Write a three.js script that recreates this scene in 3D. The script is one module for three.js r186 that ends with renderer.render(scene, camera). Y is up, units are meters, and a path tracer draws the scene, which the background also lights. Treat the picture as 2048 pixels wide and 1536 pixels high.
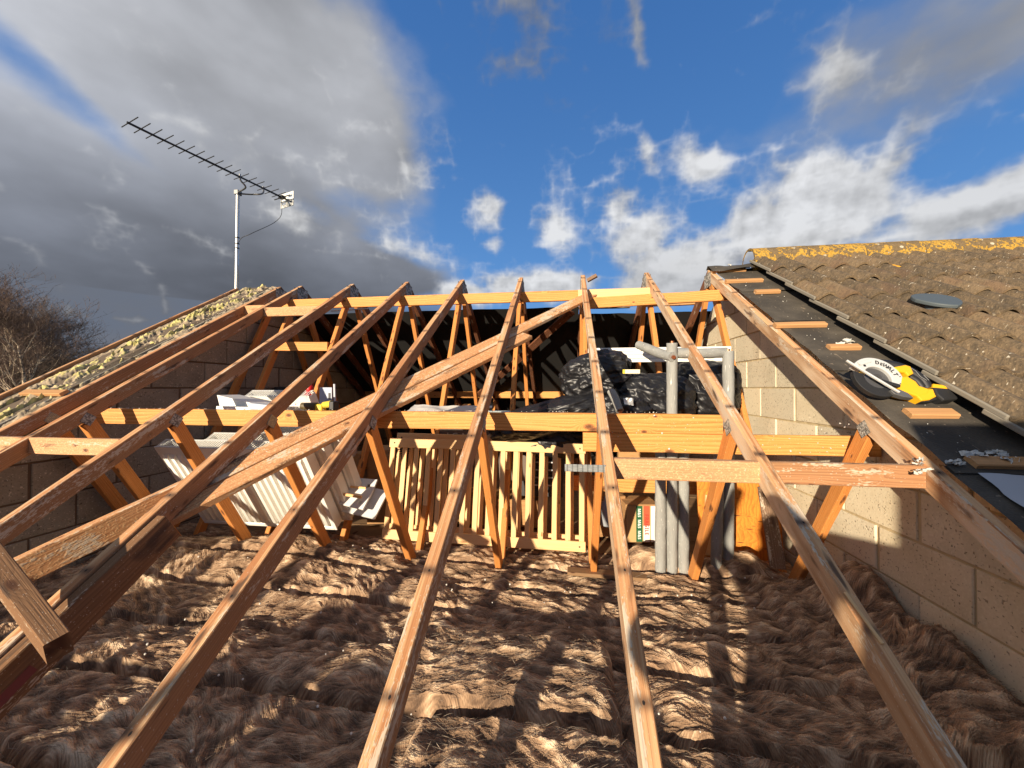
import * as THREE from 'three';
import { mergeGeometries, mergeVertices, toCreasedNormals } from 'three/addons/utils/BufferGeometryUtils.js';
import { RoundedBoxGeometry } from 'three/addons/geometries/RoundedBoxGeometry.js';
import { TextGeometry } from 'three/addons/geometries/TextGeometry.js';
import { MarchingCubes } from 'three/addons/objects/MarchingCubes.js';
import { FontLoader } from 'three/addons/loaders/FontLoader.js';

// ------------------------------------------------------------------ camera, exposure, sun
// World: x runs along the ridge to the right, y is up with 0 at eye height, -z runs into the roof. "d" below is the distance -z.
const scene = new THREE.Scene();
const YAW = 7.7 * Math.PI / 180, PITCH = 0.6 * Math.PI / 180;
const camera = new THREE.PerspectiveCamera(89.85, 4 / 3, 0.02, 3000);
camera.rotation.order = 'YXZ';
camera.rotation.set(PITCH, YAW, 0);
scene.add(camera);
const renderer = new THREE.WebGLRenderer();
renderer.toneMapping = THREE.LinearToneMapping;
renderer.toneMappingExposure = 1.62;
renderer.shadowMap.enabled = true;
const SUN_A = 0.46, SUN_E = 0.225;                       // the light travels (SUN_A, -SUN_E, -1)
const sun = new THREE.DirectionalLight(new THREE.Color(1, 0.85, 0.65), 4.8);
sun.position.set(-SUN_A * 30, SUN_E * 30, 30);
sun.castShadow = true;
Object.assign(sun.shadow.camera, { left: -9, right: 9, top: 9, bottom: -9, near: 1, far: 80 });
sun.shadow.mapSize.set(2048, 2048);
sun.shadow.radius = 1.4;
scene.add(sun, sun.target);

// ------------------------------------------------------------------ random numbers and noise
function rng(seed) { let a = seed >>> 0; return () => { a = (a + 0x6D2B79F5) >>> 0; let t = a; t = Math.imul(t ^ (t >>> 15), t | 1); t ^= t + Math.imul(t ^ (t >>> 7), t | 61); return ((t ^ (t >>> 14)) >>> 0) / 4294967296; }; }
const R = rng(20240117), rr = (a, b) => a + (b - a) * R();
function hash(x, y, s) { let h = Math.imul(x, 374761393) + Math.imul(y, 668265263) + Math.imul(s, 2147483647 ^ 0x5bd1e995); h = Math.imul(h ^ (h >>> 13), 1274126177); h ^= h >>> 16; return (h >>> 0) / 4294967296; }
const md = (a, n) => n ? ((a % n) + n) % n : a;
function vn(x, y, s = 0, px = 0, py = 0) {
  const xi = Math.floor(x), yi = Math.floor(y); let fx = x - xi, fy = y - yi;
  fx = fx * fx * (3 - 2 * fx); fy = fy * fy * (3 - 2 * fy);
  const x0 = md(xi, px), x1 = md(xi + 1, px), y0 = md(yi, py), y1 = md(yi + 1, py);
  const a = hash(x0, y0, s), b = hash(x1, y0, s), c = hash(x0, y1, s), d = hash(x1, y1, s);
  return a + (b - a) * fx + (c - a) * fy + (a - b - c + d) * fx * fy;
}
function fb(x, y, s = 0, oct = 4, px = 0, py = 0) { let v = 0, a = 0.5, t = 0; for (let i = 0; i < oct; i++) { v += a * vn(x, y, s + i * 17, px, py); t += a; a *= 0.5; x *= 2; y *= 2; px *= 2; py *= 2; } return v / t; }
function hash3(x, y, z, s) { return hash(x + Math.imul(z, 7919), y + Math.imul(z, 104729), s + 31 * z); }
function vn3(x, y, z, s = 0) {
  const xi = Math.floor(x), yi = Math.floor(y), zi = Math.floor(z); let fx = x - xi, fy = y - yi, fz = z - zi;
  fx = fx * fx * fx * (fx * (fx * 6 - 15) + 10); fy = fy * fy * fy * (fy * (fy * 6 - 15) + 10); fz = fz * fz * fz * (fz * (fz * 6 - 15) + 10);
  const l = (a, b, t) => a + (b - a) * t;
  return l(l(l(hash3(xi, yi, zi, s), hash3(xi + 1, yi, zi, s), fx), l(hash3(xi, yi + 1, zi, s), hash3(xi + 1, yi + 1, zi, s), fx), fy),
    l(l(hash3(xi, yi, zi + 1, s), hash3(xi + 1, yi, zi + 1, s), fx), l(hash3(xi, yi + 1, zi + 1, s), hash3(xi + 1, yi + 1, zi + 1, s), fx), fy), fz);
}
function fb3(x, y, z, s = 0, oct = 4) { let v = 0, a = 0.5, t = 0; for (let i = 0; i < oct; i++) { v += a * vn3(x, y, z, s + i * 17); t += a; a *= 0.5; x = x * 2.03 + 3.1; y = y * 2.03 + 1.7; z = z * 2.03 + 5.3; } return v / t; }
function billow(x, y, z, s, oct) { let v = 0, a = 0.5, t = 0; for (let i = 0; i < oct; i++) { v += a * Math.abs(2 * vn3(x, y, z, s + i * 17) - 1); t += a; a *= 0.55; x = x * 2.1 + 3.1; y = y * 2.1 + 1.7; z = z * 2.1 + 5.3; } return 1 - v / t; }
const clamp = (x, a = 0, b = 1) => Math.min(b, Math.max(a, x)), sst = (a, b, x) => { const t = clamp((x - a) / (b - a)); return t * t * (3 - 2 * t); }, mix = (a, b, t) => a + (b - a) * t;
const mix3 = (a, b, t) => [mix(a[0], b[0], t), mix(a[1], b[1], t), mix(a[2], b[2], t)];
const s2l = (v) => { v /= 255; return v <= 0.04045 ? v / 12.92 : Math.pow((v + 0.055) / 1.055, 2.4); };

// ------------------------------------------------------------------ finding places
const CY = Math.cos(YAW), SY = Math.sin(YAW), CP = Math.cos(PITCH), SP = Math.sin(PITCH);
const V = (x, y, d) => new THREE.Vector3(x, y, -d);
function ray(px, py) { const a = (px - 1024) / 770, b = (768 - py) / 770, y = b * CP + SP, f = CP - b * SP; return [a * CY - f * SY, y, a * SY + f * CY]; }   // x, y, d
const at = (px, py, d) => { const r = ray(px, py), t = d / r[2]; return V(r[0] * t, r[1] * t, d); };
const atX = (px, py, x) => { const r = ray(px, py), t = x / r[0]; return V(x, r[1] * t, r[2] * t); };
const RIDGE_H = 1.11, RIDGE_D = 3.83, PITCH_T = 0.64, CEIL = -1.3, EAVE_D = -0.32;
const roofY = (d) => RIDGE_H - PITCH_T * Math.abs(RIDGE_D - d);
const onRoof = (px, py, off = 0) => { const r = ray(px, py), t = (RIDGE_H - PITCH_T * RIDGE_D + off) / (r[1] - PITCH_T * r[2]); return V(r[0] * t, r[1] * t, r[2] * t); };
const SL = Math.sqrt(1 + PITCH_T * PITCH_T), NRM = new THREE.Vector3(0, 1 / SL, PITCH_T / SL), UPS = new THREE.Vector3(0, PITCH_T / SL, -1 / SL);   // roof normal and up-slope direction

// ------------------------------------------------------------------ the sky: air and clouds by direction
const SKY_W = 4096, SKY_H = 2048, AIR = 1.1 / renderer.toneMappingExposure;
{
  const data = new Float32Array(SKY_W * SKY_H * 4);
  const dirOf = (px, py) => { const r = ray(px, py), l = Math.hypot(...r); return [r[0] / l, r[1] / l, -r[2] / l]; };
  // [x, y in the photograph of the middle, half width and half height in degrees, turn in degrees, strength, kind (0 grey layer, 1 white heap, 2 gap), brightness]
  const blobs = [
    [280, 60, 21, 11, 24, 1.2, 0, 2.0], [620, 130, 14, 12, 30, 1.15, 0, 1.5], [690, 300, 10, 7, 30, 1.0, 0, 1.15], [20, 400, 20, 10, 8, 1.1, 0, 1.9], [330, 480, 20, 7, 14, 1.15, 0, 0.95], [620, 490, 13, 4.6, 20, 1.1, 0, 1.15], [790, 560, 8, 3.4, 15, 1.05, 0, 1.25], [150, 610, 26, 6, 6, 1.2, 0, 0.85], [60, 720, 40, 6, 2, 1.3, 0, 1.0], [330, 590, 18, 6, 6, 1.2, 0, 0.95], [500, 560, 14, 6, 6, 1.2, 0, 0.95], [250, 700, 44, 8, 0, 1.6, 0, 1.0], [420, 640, 20, 5, 4, 1.2, 0, 0.8], [420, 300, 14, 8, 24, 1.0, 0, 1.05],
    [120, 190, 13, 2.0, 34, 0.55, 2, 1], [545, 385, 6, 1.6, 22, 0.5, 2, 1], [640, 370, 6, 2.4, 10, 0.4, 2, 1],
    [845, 315, 2.6, 4.2, 30, 0.60, 1, 0.85], [560, 420, 5, 2, 25, 0.45, 1, 0.8], [800, 510, 4, 1.6, 20, 0.55, 1, 0.95], [1990, 60, 15, 9, -10, 0.72, 0, 1.35], [1840, 40, 10, 8, -10, 0.62, 0, 1.4], [1690, 110, 3.0, 6.0, -28, 0.62, 1, 0.75],
    [965, 415, 3.6, 2.6, 10, 0.62, 1, 1], [985, 480, 2.0, 1.6, 0, 0.45, 1, 1], [1112, 432, 3.8, 3.0, 20, 0.78, 1, 1], [1255, 390, 3.6, 3.0, -10, 0.85, 1, 1.05], [1300, 450, 4.5, 4, 0, 0.95, 1, 1], [1350, 520, 6, 4.0, 0, 1.0, 1, 0.85], [1405, 315, 3.4, 2.2, 20, 0.66, 1, 1], [1310, 310, 1.0, 3.0, -15, 0.46, 1, 0.9],
    [1510, 440, 6, 3.2, -10, 0.9, 1, 1], [1590, 365, 5, 3.6, -20, 0.82, 1, 1.05], [1640, 440, 6, 3.4, -10, 0.85, 1, 0.95], [1740, 350, 5, 1.8, -28, 0.5, 1, 0.9], [1850, 225, 5, 1.8, -32, 0.5, 1, 0.8], [1960, 440, 7, 3.4, -10, 0.95, 1, 0.92], [2060, 370, 6, 2.4, -10, 0.75, 1, 0.88],
    [1060, 578, 7, 2.2, 0, 0.95, 1, 1], [1160, 572, 5, 1.9, 0, 0.8, 1, 1], [1330, 575, 8, 2.4, 0, 0.85, 1, 0.8], [940, 600, 5, 1.8, 0, 0.8, 1, 1], [1480, 510, 14, 2.2, 0, 0.8, 0, 1.5], [1280, 40, 1.0, 5.0, -14, 0.46, 1, 0.5], [1070, 20, 5, 5, 10, 0.40, 1, 0.35],
  ].map(([px, py, w, h, turn, s, k, br]) => { const d = dirOf(px, py); return { az: Math.atan2(d[0], -d[2]), el: Math.asin(d[1]), w: w * Math.PI / 180, h: h * Math.PI / 180, c: Math.cos(turn * Math.PI / 180), s: Math.sin(turn * Math.PI / 180), k, st: s, br }; });
  const LO = -4 * Math.PI / 180;
  for (let j = 0; j < SKY_H; j++) {
    const el = ((j + 0.5) / SKY_H - 0.5) * Math.PI;
    for (let i = 0; i < SKY_W; i++) {
      const o = (j * SKY_W + i) * 4; data[o + 3] = 1;
      if (el < LO) { data[o] = 0.06 * AIR; data[o + 1] = 0.055 * AIR; data[o + 2] = 0.05 * AIR; continue; }
      const phi = ((i + 0.5) / SKY_W - 0.5) * 2 * Math.PI, ce = Math.cos(el), x = Math.cos(phi) * ce, y = Math.sin(el), z = Math.sin(phi) * ce;   // three.js: u = atan2(z, x)
      const az = Math.atan2(x, -z), near = Math.abs(az) < 1.25 && el < 1.0;
      // clear air: deep blue above, paler towards the horizon
      const t = Math.pow(clamp(1 - Math.max(0, y)), 2.0);
      let r = mix(0.036, 0.165, t), g = mix(0.125, 0.40, t), b = mix(0.36, 0.80, t);
      const oc = near ? 6 : 4;
      const q = 1 / (Math.max(0, y) + 0.28), wx = fb3(x * 3.2, y * 5, z * 3.2, 91, 3) - 0.5, wz = fb3(x * 3.2 + 9, y * 5, z * 3.2, 92, 3) - 0.5;
      let grey = 0, heap = 0, gap = 0, gw = 1e-4, gb = 1e-4, hw = 1e-4, hb = 1e-4;
      for (const B of blobs) {
        let da = az - B.az; if (da > Math.PI) da -= 2 * Math.PI; if (da < -Math.PI) da += 2 * Math.PI;
        if (Math.abs(da) > 1.2) continue;
        da = da * Math.cos((el + B.el) / 2) + wx * 0.10; const de = el - B.el + wz * 0.08;
        const u = (da * B.c - de * B.s) / B.w, v = (da * B.s + de * B.c) / B.h, e0 = Math.exp(-(u * u + v * v) * 1.1), e = B.st * e0;
        if (B.k === 2) gap = Math.max(gap, e); else if (B.k) { heap = Math.max(heap, e) + 0.35 * Math.min(heap, e); hw += e; hb += e * B.br; } else { grey = Math.max(grey, e) + 0.4 * Math.min(grey, e); gw += e; gb += e * B.br; }
      }
      grey -= gap; const gbr = clamp(gb / gw, 0.6, 2.1), hbr = clamp(hb / hw, 0.3, 1.2);
      // out of view: heavier grey cloud added, darkening the sky there
      const out = sst(1.0, 1.45, Math.abs(az)) + sst(0.85, 1.2, el) * (1 - sst(1.0, 1.45, Math.abs(az)));
      if (out > 0) grey = mix(grey, 0.45 + 0.6 * sst(0.36, 0.58, fb(x * q * 0.9 + 4, z * q * 0.9, 55, 3)), clamp(out));
      const n1 = fb3(x * q * 1.6, y * 2.2, z * q * 1.6, 11, oc), n2 = fb3(x * 8, y * 13, z * 8, 12, oc), n3 = fb3(x * 24, y * 36, z * 24, 13, near ? 4 : 2), bil = billow(x * 10, y * 12, z * 10, 31, near ? 5 : 3);
      // thin grey sheet
      const dg = sst(0.22, 0.92, grey + (n1 - 0.5) * 0.7 + (n2 - 0.5) * 0.6 + (n3 - 0.5) * 0.16);
      const low = sst(0.62, 0.10, el), str = fb(az * 2.1 + el * 3.4, el * 5.2 - az * 1.3, 77, 4);
      let gl = mix(0.27, 0.135, low) * gbr * (0.45 + 1.1 * n1) * (0.8 + 0.4 * n2) * (0.6 + 0.8 * str) + 0.06 * (1 - dg);
      r = mix(r, gl * mix(0.97, 0.90, low), dg); g = mix(g, gl, dg); b = mix(b, gl * (1.08 + 0.16 * low), dg);
      // white heaps, lit from the camera's side, greyer at their feet
      const h0 = heap + (bil - 0.55) * 0.95 + (n2 - 0.5) * 0.55, dh = sst(0.22, 0.80, h0) * 0.96;
      if (dh > 0) {
        const up = billow(x * 10 - 0.12, (y + 0.022) * 12, z * 10, 31, near ? 5 : 3);
        const lit = clamp(0.66 + (bil - up) * 1.1 + (n2 - 0.5) * 0.5 + (dh - 0.5) * 0.2), foot = sst(0.06, 0.30, el);
        const hl = hbr * mix(0.24, 0.74, clamp(lit * (0.5 + 0.55 * foot)));
        r = mix(r, hl * 0.99, dh); g = mix(g, hl * 1.0, dh); b = mix(b, hl * 1.02, dh);
      }
      data[o] = r * AIR; data[o + 1] = g * AIR; data[o + 2] = b * AIR;
    }
  }
  const sky = new THREE.DataTexture(data, SKY_W, SKY_H, THREE.RGBAFormat, THREE.FloatType);
  sky.mapping = THREE.EquirectangularReflectionMapping; sky.magFilter = THREE.LinearFilter; sky.needsUpdate = true;
  scene.background = sky; scene.environment = sky;
}

// ------------------------------------------------------------------ names, things and parts
const used = {};
function numbered(n) { const k = used[n] = (used[n] ?? -1) + 1; return k ? n + '_' + String(k).padStart(3, '0') : n; }
function tag(o, label, category, group, kind) { if (label) o.userData.label = label; if (category) o.userData.category = category; if (group) o.userData.group = group; if (kind) o.userData.kind = kind; return o; }
function thing(name, label, category, pos = new THREE.Vector3(), group) { const o = new THREE.Group(); o.name = numbered(name); o.position.copy(pos); scene.add(o); return tag(o, label, category, group); }
function part(parent, name, geo, m, label) {            // geometry in world axes, moved into its parent's own
  if (Array.isArray(geo)) geo = merge(geo);
  const o = new THREE.Mesh(geo, m); o.name = name; o.castShadow = o.receiveShadow = true;
  if (parent !== scene) { parent.updateWorldMatrix(true, false); geo.applyMatrix4(parent.matrixWorld.clone().invert()); }
  parent.add(o); if (label) o.userData.label = label;
  return o;
}
function solo(name, geo, m, label, category, group, kind) { const o = part(scene, numbered(name), geo, m); return tag(o, label, category, group, kind); }
function merge(list) {
  const c = list.map((g) => { g = g.index ? g.toNonIndexed() : g; for (const k of Object.keys(g.attributes)) if (!['position', 'normal', 'uv'].includes(k)) g.deleteAttribute(k); return g; });
  return mergeGeometries(c);
}

// ------------------------------------------------------------------ textures
function tex(w, h, fn, { srgb = true, rep = true } = {}) {
  const d = new Uint8Array(w * h * 4);
  for (let y = 0; y < h; y++) for (let x = 0; x < w; x++) { const c = fn(x, y), o = (y * w + x) * 4; d[o] = clamp(c[0], 0, 255); d[o + 1] = clamp(c[1], 0, 255); d[o + 2] = clamp(c[2], 0, 255); d[o + 3] = c[3] === undefined ? 255 : c[3]; }
  const t = new THREE.DataTexture(d, w, h); t.magFilter = THREE.LinearFilter; t.minFilter = THREE.LinearMipmapLinearFilter; t.generateMipmaps = true;
  if (rep) t.wrapS = t.wrapT = THREE.RepeatWrapping;
  if (srgb) t.colorSpace = THREE.SRGBColorSpace;
  t.needsUpdate = true; return t;
}
const grey = (w, h, fn) => tex(w, h, (x, y) => { const v = fn(x, y); return [v, v, v]; }, { srgb: false });
const std = (o) => new THREE.MeshStandardMaterial({ roughness: 0.85, ...o });
const flat = (r, g, b, rough = 0.8, more = {}) => std({ color: new THREE.Color().setRGB(r, g, b), roughness: rough, ...more });

// wood: across u one turn round the timber (top 0-.2, right .2-.5, underside .5-.7, left .7-1), along v 4 metres
const WW = 256, WH = 2048;
function woodTextures(seed, o) {
  const rnd = rng(seed), knots = []; for (let i = 0; i < (o.knots ?? 26); i++) knots.push([rnd(), rnd() * 4, 0.004 + 0.012 * rnd()]);
  const bump = new Uint8Array(WW * WH);
  const t = tex(WW, WH, (x, y) => {
    const u = x / WW, v = y / WH * 4, a = u * 0.26, top = u < 0.2, under = u >= 0.5 && u < 0.7, face = top ? 0 : u < 0.5 ? 1 : under ? 2 : 3;
    let kd = 0, bend = 0; for (const k of knots) { const dx = (u - k[0]) * 0.26, dy = v - k[1], q = Math.hypot(dx, dy * 0.45) / k[2]; if (q < 4) { bend += Math.exp(-q * q * 0.4) * 1.6; if (q < 1) kd = Math.max(kd, 1 - q * q); } }
    const w1 = fb(a * 9 + face * 7, v * 0.75, seed, 3, 0, 3), w2 = vn(a * 30, v * 2, seed + 3, 0, 8);
    const ring = a * (o.rings ?? 95) + 6 * w1 + 0.5 * w2 + bend * 2, f = ring - Math.floor(ring), line = Math.pow(f, 2.2) * (1 - sst(0.88, 1, f));
    const fib = vn(a * 900, v * 16, seed + 5, 0, 64), fib2 = vn(a * 300, v * 5, seed + 6, 0, 20), low = fb(a * 5, v * 1.5, seed + 7, 3, 0, 6);
    let c = mix3(o.light, o.dark, clamp(line * (o.line ?? 0.7) + (fib - 0.5) * 0.35 + (fib2 - 0.5) * 0.35 + (low - 0.5) * 0.5 + 0.1));
    if (kd) c = mix3(c, o.knot ?? [70, 38, 20], kd * 0.8);
    let h = 128 + (fib - 0.5) * 60 + (fib2 - 0.5) * 60 - line * 40;
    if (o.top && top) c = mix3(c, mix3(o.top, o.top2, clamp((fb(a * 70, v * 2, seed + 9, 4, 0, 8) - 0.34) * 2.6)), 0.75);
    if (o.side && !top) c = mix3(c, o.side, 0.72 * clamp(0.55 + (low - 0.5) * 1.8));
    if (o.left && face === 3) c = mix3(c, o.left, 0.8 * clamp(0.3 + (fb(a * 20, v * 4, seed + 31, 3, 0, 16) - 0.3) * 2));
    if (o.crust) {                                      // old mortar, foam and paint stuck to the weathered timbers
      const cr = fb(a * 26, v * 5, seed + 11, 4, 0, 20), fine = vn(a * 420, v * 110, seed + 12, 0, 440), m = sst(o.crust, o.crust + 0.1, cr + (fine - 0.5) * 0.28 + (top ? 0.02 : 0) - (top ? Math.abs(u - 0.1) < 0.05 ? 0.03 : -0.05 : 0));
      c = mix3(c, [205, 190, 168], m * 0.85); h += m * 70;
      const sp = vn(a * 330, v * 300, seed + 13, 0, 1200); if (sp > 0.93) { c = mix3(c, [215, 205, 190], 0.8); h += 60; }
      const dk = fb(a * 30 + 50, v * 7, seed + 14, 3, 0, 28); if (dk > 0.7) c = mix3(c, [62, 46, 36], Math.min(0.7, (dk - 0.7) * 5));
    }
    if (o.battens && top) { const p = ((v / 0.3333) % 1 + 1) % 1, m = Math.exp(-Math.pow((p - 0.5) / 0.045, 2)) * (0.35 + 0.65 * vn(v * 3, 1, seed + 15, 0, 0)); c = mix3(c, [52, 36, 28], m * 0.75); const n = Math.hypot((u - 0.1) * 0.26, (p - 0.5) * 0.333) / 0.0045; if (n < 1) c = [24, 18, 15]; }
    if (o.dust) { const sp = vn(a * 420, v * 210, seed + 23, 0, 840); if (sp > (o.crust ? 0.72 : 0.9)) { c = mix3(c, [226, 188, 138], 0.7); h += 50; } }
    bump[y * WW + x] = clamp(h, 0, 255);
    return c;
  });
  return { map: t, bumpMap: grey(WW, WH, (x, y) => bump[y * WW + x]), bumpScale: 0.002 };
}
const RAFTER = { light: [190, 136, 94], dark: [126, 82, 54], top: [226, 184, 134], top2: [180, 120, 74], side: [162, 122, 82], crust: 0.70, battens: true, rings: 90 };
const M = {};
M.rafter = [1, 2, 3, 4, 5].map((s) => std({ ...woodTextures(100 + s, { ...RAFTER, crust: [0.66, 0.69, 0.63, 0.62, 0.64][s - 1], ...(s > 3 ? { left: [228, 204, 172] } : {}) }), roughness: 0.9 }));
M.web = [1, 2].map((s) => std({ ...woodTextures(200 + s, { light: [214, 142, 72], dark: [166, 94, 38], dust: true, line: 0.55 }), roughness: 0.75 }));
M.binder = std({ ...woodTextures(301, { light: [222, 158, 86], dark: [182, 110, 46], dust: true, rings: 60, line: 0.8, knots: 30 }), roughness: 0.72 });
M.pine = std({ ...woodTextures(302, { light: [238, 196, 138], dark: [212, 160, 102], rings: 120, line: 0.4, knots: 6, knot: [150, 100, 50] }), roughness: 0.6 });
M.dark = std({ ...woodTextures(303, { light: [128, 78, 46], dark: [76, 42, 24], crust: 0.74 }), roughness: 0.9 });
M.old = std({ ...woodTextures(304, { light: [140, 112, 88], dark: [96, 74, 58], crust: 0.72, line: 0.6 }), roughness: 0.92 });
M.brace = std({ ...woodTextures(309, { light: [206, 152, 104], dark: [158, 104, 64], dust: true, crust: 0.62, line: 0.5 }), roughness: 0.92 });
M.nog = std({ ...woodTextures(307, { light: [208, 158, 114], dark: [172, 120, 80], line: 0.5, dust: true, crust: 0.7 }), roughness: 0.85 });
M.batten = std({ ...woodTextures(305, { light: [198, 150, 100], dark: [160, 114, 68], line: 0.5 }), roughness: 0.85 });
{ // boards with chips and sawdust on them
  const b = woodTextures(306, { light: [150, 118, 84], dark: [112, 84, 58], line: 0.4 });
  const n = 512; const chip = tex(n, n, (x, y) => { const q = 1 / n; const a = vn(x * q * 90, y * q * 56, 71, 90, 56), c = vn(x * q * 170, y * q * 120, 72, 170, 120), e = fb(x * q * 6, y * q * 6, 73, 3, 6, 6); const m = clamp(a * 0.75 + c * 0.7 + (e - 0.5) * 0.7 - 0.32); return mix3([150, 96, 56], [240, 206, 154], Math.pow(m, 1.1)); });
  chip.repeat.set(1.3, 13); M.chip = std({ map: chip, bumpMap: grey(n, n, (x, y) => 255 * (vn(x / n * 64, y / n * 40, 71, 64, 40) * 0.5 + vn(x / n * 128, y / n * 96, 72, 128, 96) * 0.5)), bumpScale: 0.003, roughness: 0.95 }); M.chip.bumpMap.repeat.set(1.3, 13);
  M.plank = std({ ...b, roughness: 0.85 });
}
M.plankDark = std({ ...woodTextures(308, { light: [142, 104, 70], dark: [98, 68, 44], line: 0.5, crust: 0.72 }), roughness: 0.9 });
M.galv = std({ map: tex(128, 128, (x, y) => { const n = fb(x / 128 * 10, y / 128 * 10, 81, 3, 10, 10), hole = (x % 16 > 5 && x % 16 < 10 && y % 12 > 2 && y % 12 < 9); return hole ? [60, 62, 62] : mix3([120, 124, 126], [172, 174, 172], n); }), metalness: 0.75, roughness: 0.5 });
M.plateCrust = std({ map: tex(128, 128, (x, y) => { const n = fb(x / 128 * 8, y / 128 * 8, 83, 4, 8, 8), k = vn(x / 128 * 40, y / 128 * 40, 84, 40, 40); return mix3([92, 88, 82], [206, 198, 184], clamp(n * 1.6 - 0.35 + (k - 0.5) * 0.4)); }), bumpMap: grey(128, 128, (x, y) => 255 * fb(x / 128 * 12, y / 128 * 12, 85, 4, 12, 12)), bumpScale: 0.006, roughness: 0.95 });

// ------------------------------------------------------------------ timbers
const FACE = [[0, 0.2], [0.2, 0.5], [0.5, 0.7], [0.7, 1]];
// a timber between two four-cornered ends (top left, top right, bottom right, bottom left), edges taken off, slightly uneven
function timber(A, B, { ch = 0.003, seed = R() * 1000, wob = 0.0028, segs } = {}) {
  const len = A[0].distanceTo(B[0]), n = segs ?? Math.max(1, Math.ceil(len / 0.22)), pos = [], uv = [], v0 = (seed * 7.13) % 4, rings = [], mids = [];
  for (let i = 0; i <= n; i++) {
    const t = i / n, c = A.map((a, k) => a.clone().lerp(B[k], t)), mid = c[0].clone().add(c[1]).add(c[2]).add(c[3]).multiplyScalar(0.25);
    if (i > 0 && i < n) c.forEach((p, k) => { p.x += (vn(t * len * 5 + k * 9, seed) - 0.5) * 2 * wob; p.y += (vn(t * len * 5 + k * 9, seed + 40) - 0.5) * 2 * wob; });
    const ring = [];
    for (let k = 0; k < 4; k++) { const p = c[k], nx = c[(k + 1) % 4], pv = c[(k + 3) % 4]; ring.push(p.clone().add(pv.clone().sub(p).setLength(ch)), p.clone().add(nx.clone().sub(p).setLength(ch))); }
    rings.push(ring); mids.push(mid);
  }
  const tri = (a, b, c, ua, ub, uc, mid) => {
    const nn = b.clone().sub(a).cross(c.clone().sub(a)), out = a.clone().add(b).add(c).multiplyScalar(1 / 3).sub(mid);
    if (nn.dot(out) < 0) { [b, c] = [c, b]; [ub, uc] = [uc, ub]; }
    pos.push(a.x, a.y, a.z, b.x, b.y, b.z, c.x, c.y, c.z); uv.push(...ua, ...ub, ...uc);
  };
  for (let i = 0; i < n; i++) {
    const va = v0 / 4 + i / n * len / 4, vb = v0 / 4 + (i + 1) / n * len / 4, mid = mids[i].clone().lerp(mids[i + 1], 0.5);
    for (let k = 0; k < 8; k++) {
      const a = rings[i][k], b = rings[i][(k + 1) % 8], c = rings[i + 1][(k + 1) % 8], d = rings[i + 1][k], f = k % 2 ? (k - 1) / 2 : -1;   // odd k: a face, even k: the edge before corner k/2
      let u0, u1; if (f >= 0) { u0 = FACE[f][0] + 0.005; u1 = FACE[f][1] - 0.005; } else { u0 = FACE[k / 2][0] + 0.002; u1 = u0 + 0.008; }
      tri(a, b, c, [u0, va], [u1, va], [u1, vb], mid); tri(a, c, d, [u0, va], [u1, vb], [u0, vb], mid);
    }
  }
  for (const [ring, mid, other] of [[rings[0], mids[0], mids[n]], [rings[n], mids[n], mids[0]]]) for (let k = 1; k < 7; k++) tri(ring[0], ring[k], ring[k + 1], [0.55, v0 / 4], [0.58 + 0.01 * k, v0 / 4 + 0.003 * k], [0.6 + 0.01 * k, v0 / 4 + 0.004], other);
  const g = new THREE.BufferGeometry(); g.setAttribute('position', new THREE.Float32BufferAttribute(pos, 3)); g.setAttribute('uv', new THREE.Float32BufferAttribute(uv, 2)); g.computeVertexNormals();
  return g;
}
// a straight bar from a to b: w across, h along "up"
function bar(a, b, w, h, up = new THREE.Vector3(0, 1, 0), o = {}) {
  const dir = b.clone().sub(a).normalize(), side = dir.clone().cross(up).normalize(), u = side.clone().cross(dir).normalize();
  const q = (p) => [[-1, 1], [1, 1], [1, -1], [-1, -1]].map(([s, t]) => p.clone().addScaledVector(side, s * w / 2).addScaledVector(u, t * h / 2));
  return timber(q(a), q(b), { ch: Math.min(0.003, Math.min(w, h) * 0.15), ...o });
}
function box(w, h, l, x = 0, y = 0, z = 0, r = 0.004) { return new RoundedBoxGeometry(w, h, l, 2, Math.min(r, w / 2.1, h / 2.1, l / 2.1)).translate(x, y, z); }
function tube(pts, r, seg = 24, rad = 10, closed = false) { return new THREE.TubeGeometry(new THREE.CatmullRomCurve3(pts, closed, 'centripetal'), seg, r, rad, closed); }
function rod(a, b, r, rad = 12, r2 = r) { const g = new THREE.CylinderGeometry(r2, r, a.distanceTo(b), rad); g.applyQuaternion(new THREE.Quaternion().setFromUnitVectors(new THREE.Vector3(0, 1, 0), b.clone().sub(a).normalize())); const m = a.clone().lerp(b, 0.5); return g.translate(m.x, m.y, m.z); }
const frame = (o, ex, ey, ez) => new THREE.Matrix4().makeBasis(ex, ey, ez).setPosition(o);

// ------------------------------------------------------------------ roof trusses
const TX = [-3.09, -2.835, -2.235, -1.625, -1.031, -0.427, 0.184, 0.786, 1.362];
const TW = 0.042, TH = 0.08, WHT = 0.066;               // thickness of the trusses, depth of rafters, depth of webs
const HALF = 3.85, FOOT = 1.25, MID = 1.9;
const TLABEL = ['furthest left truss, its rafter bordering the crumbled gable top', 'second truss from the left gable, close beside the outermost one', 'third truss from the left gable, two short noggings nailed to it',
  'fourth truss from the left, doubled low down by a dark red-marked board', 'fifth truss from the left, in front of which the diagonal board crosses to it', 'sixth truss from the left, rising through the middle of the photo', 'third truss from the right wall, metal strap on its left side', 'second truss from the right wall, in front of the grey pipes', 'truss standing against the right block wall beside the black felt'];
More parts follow.
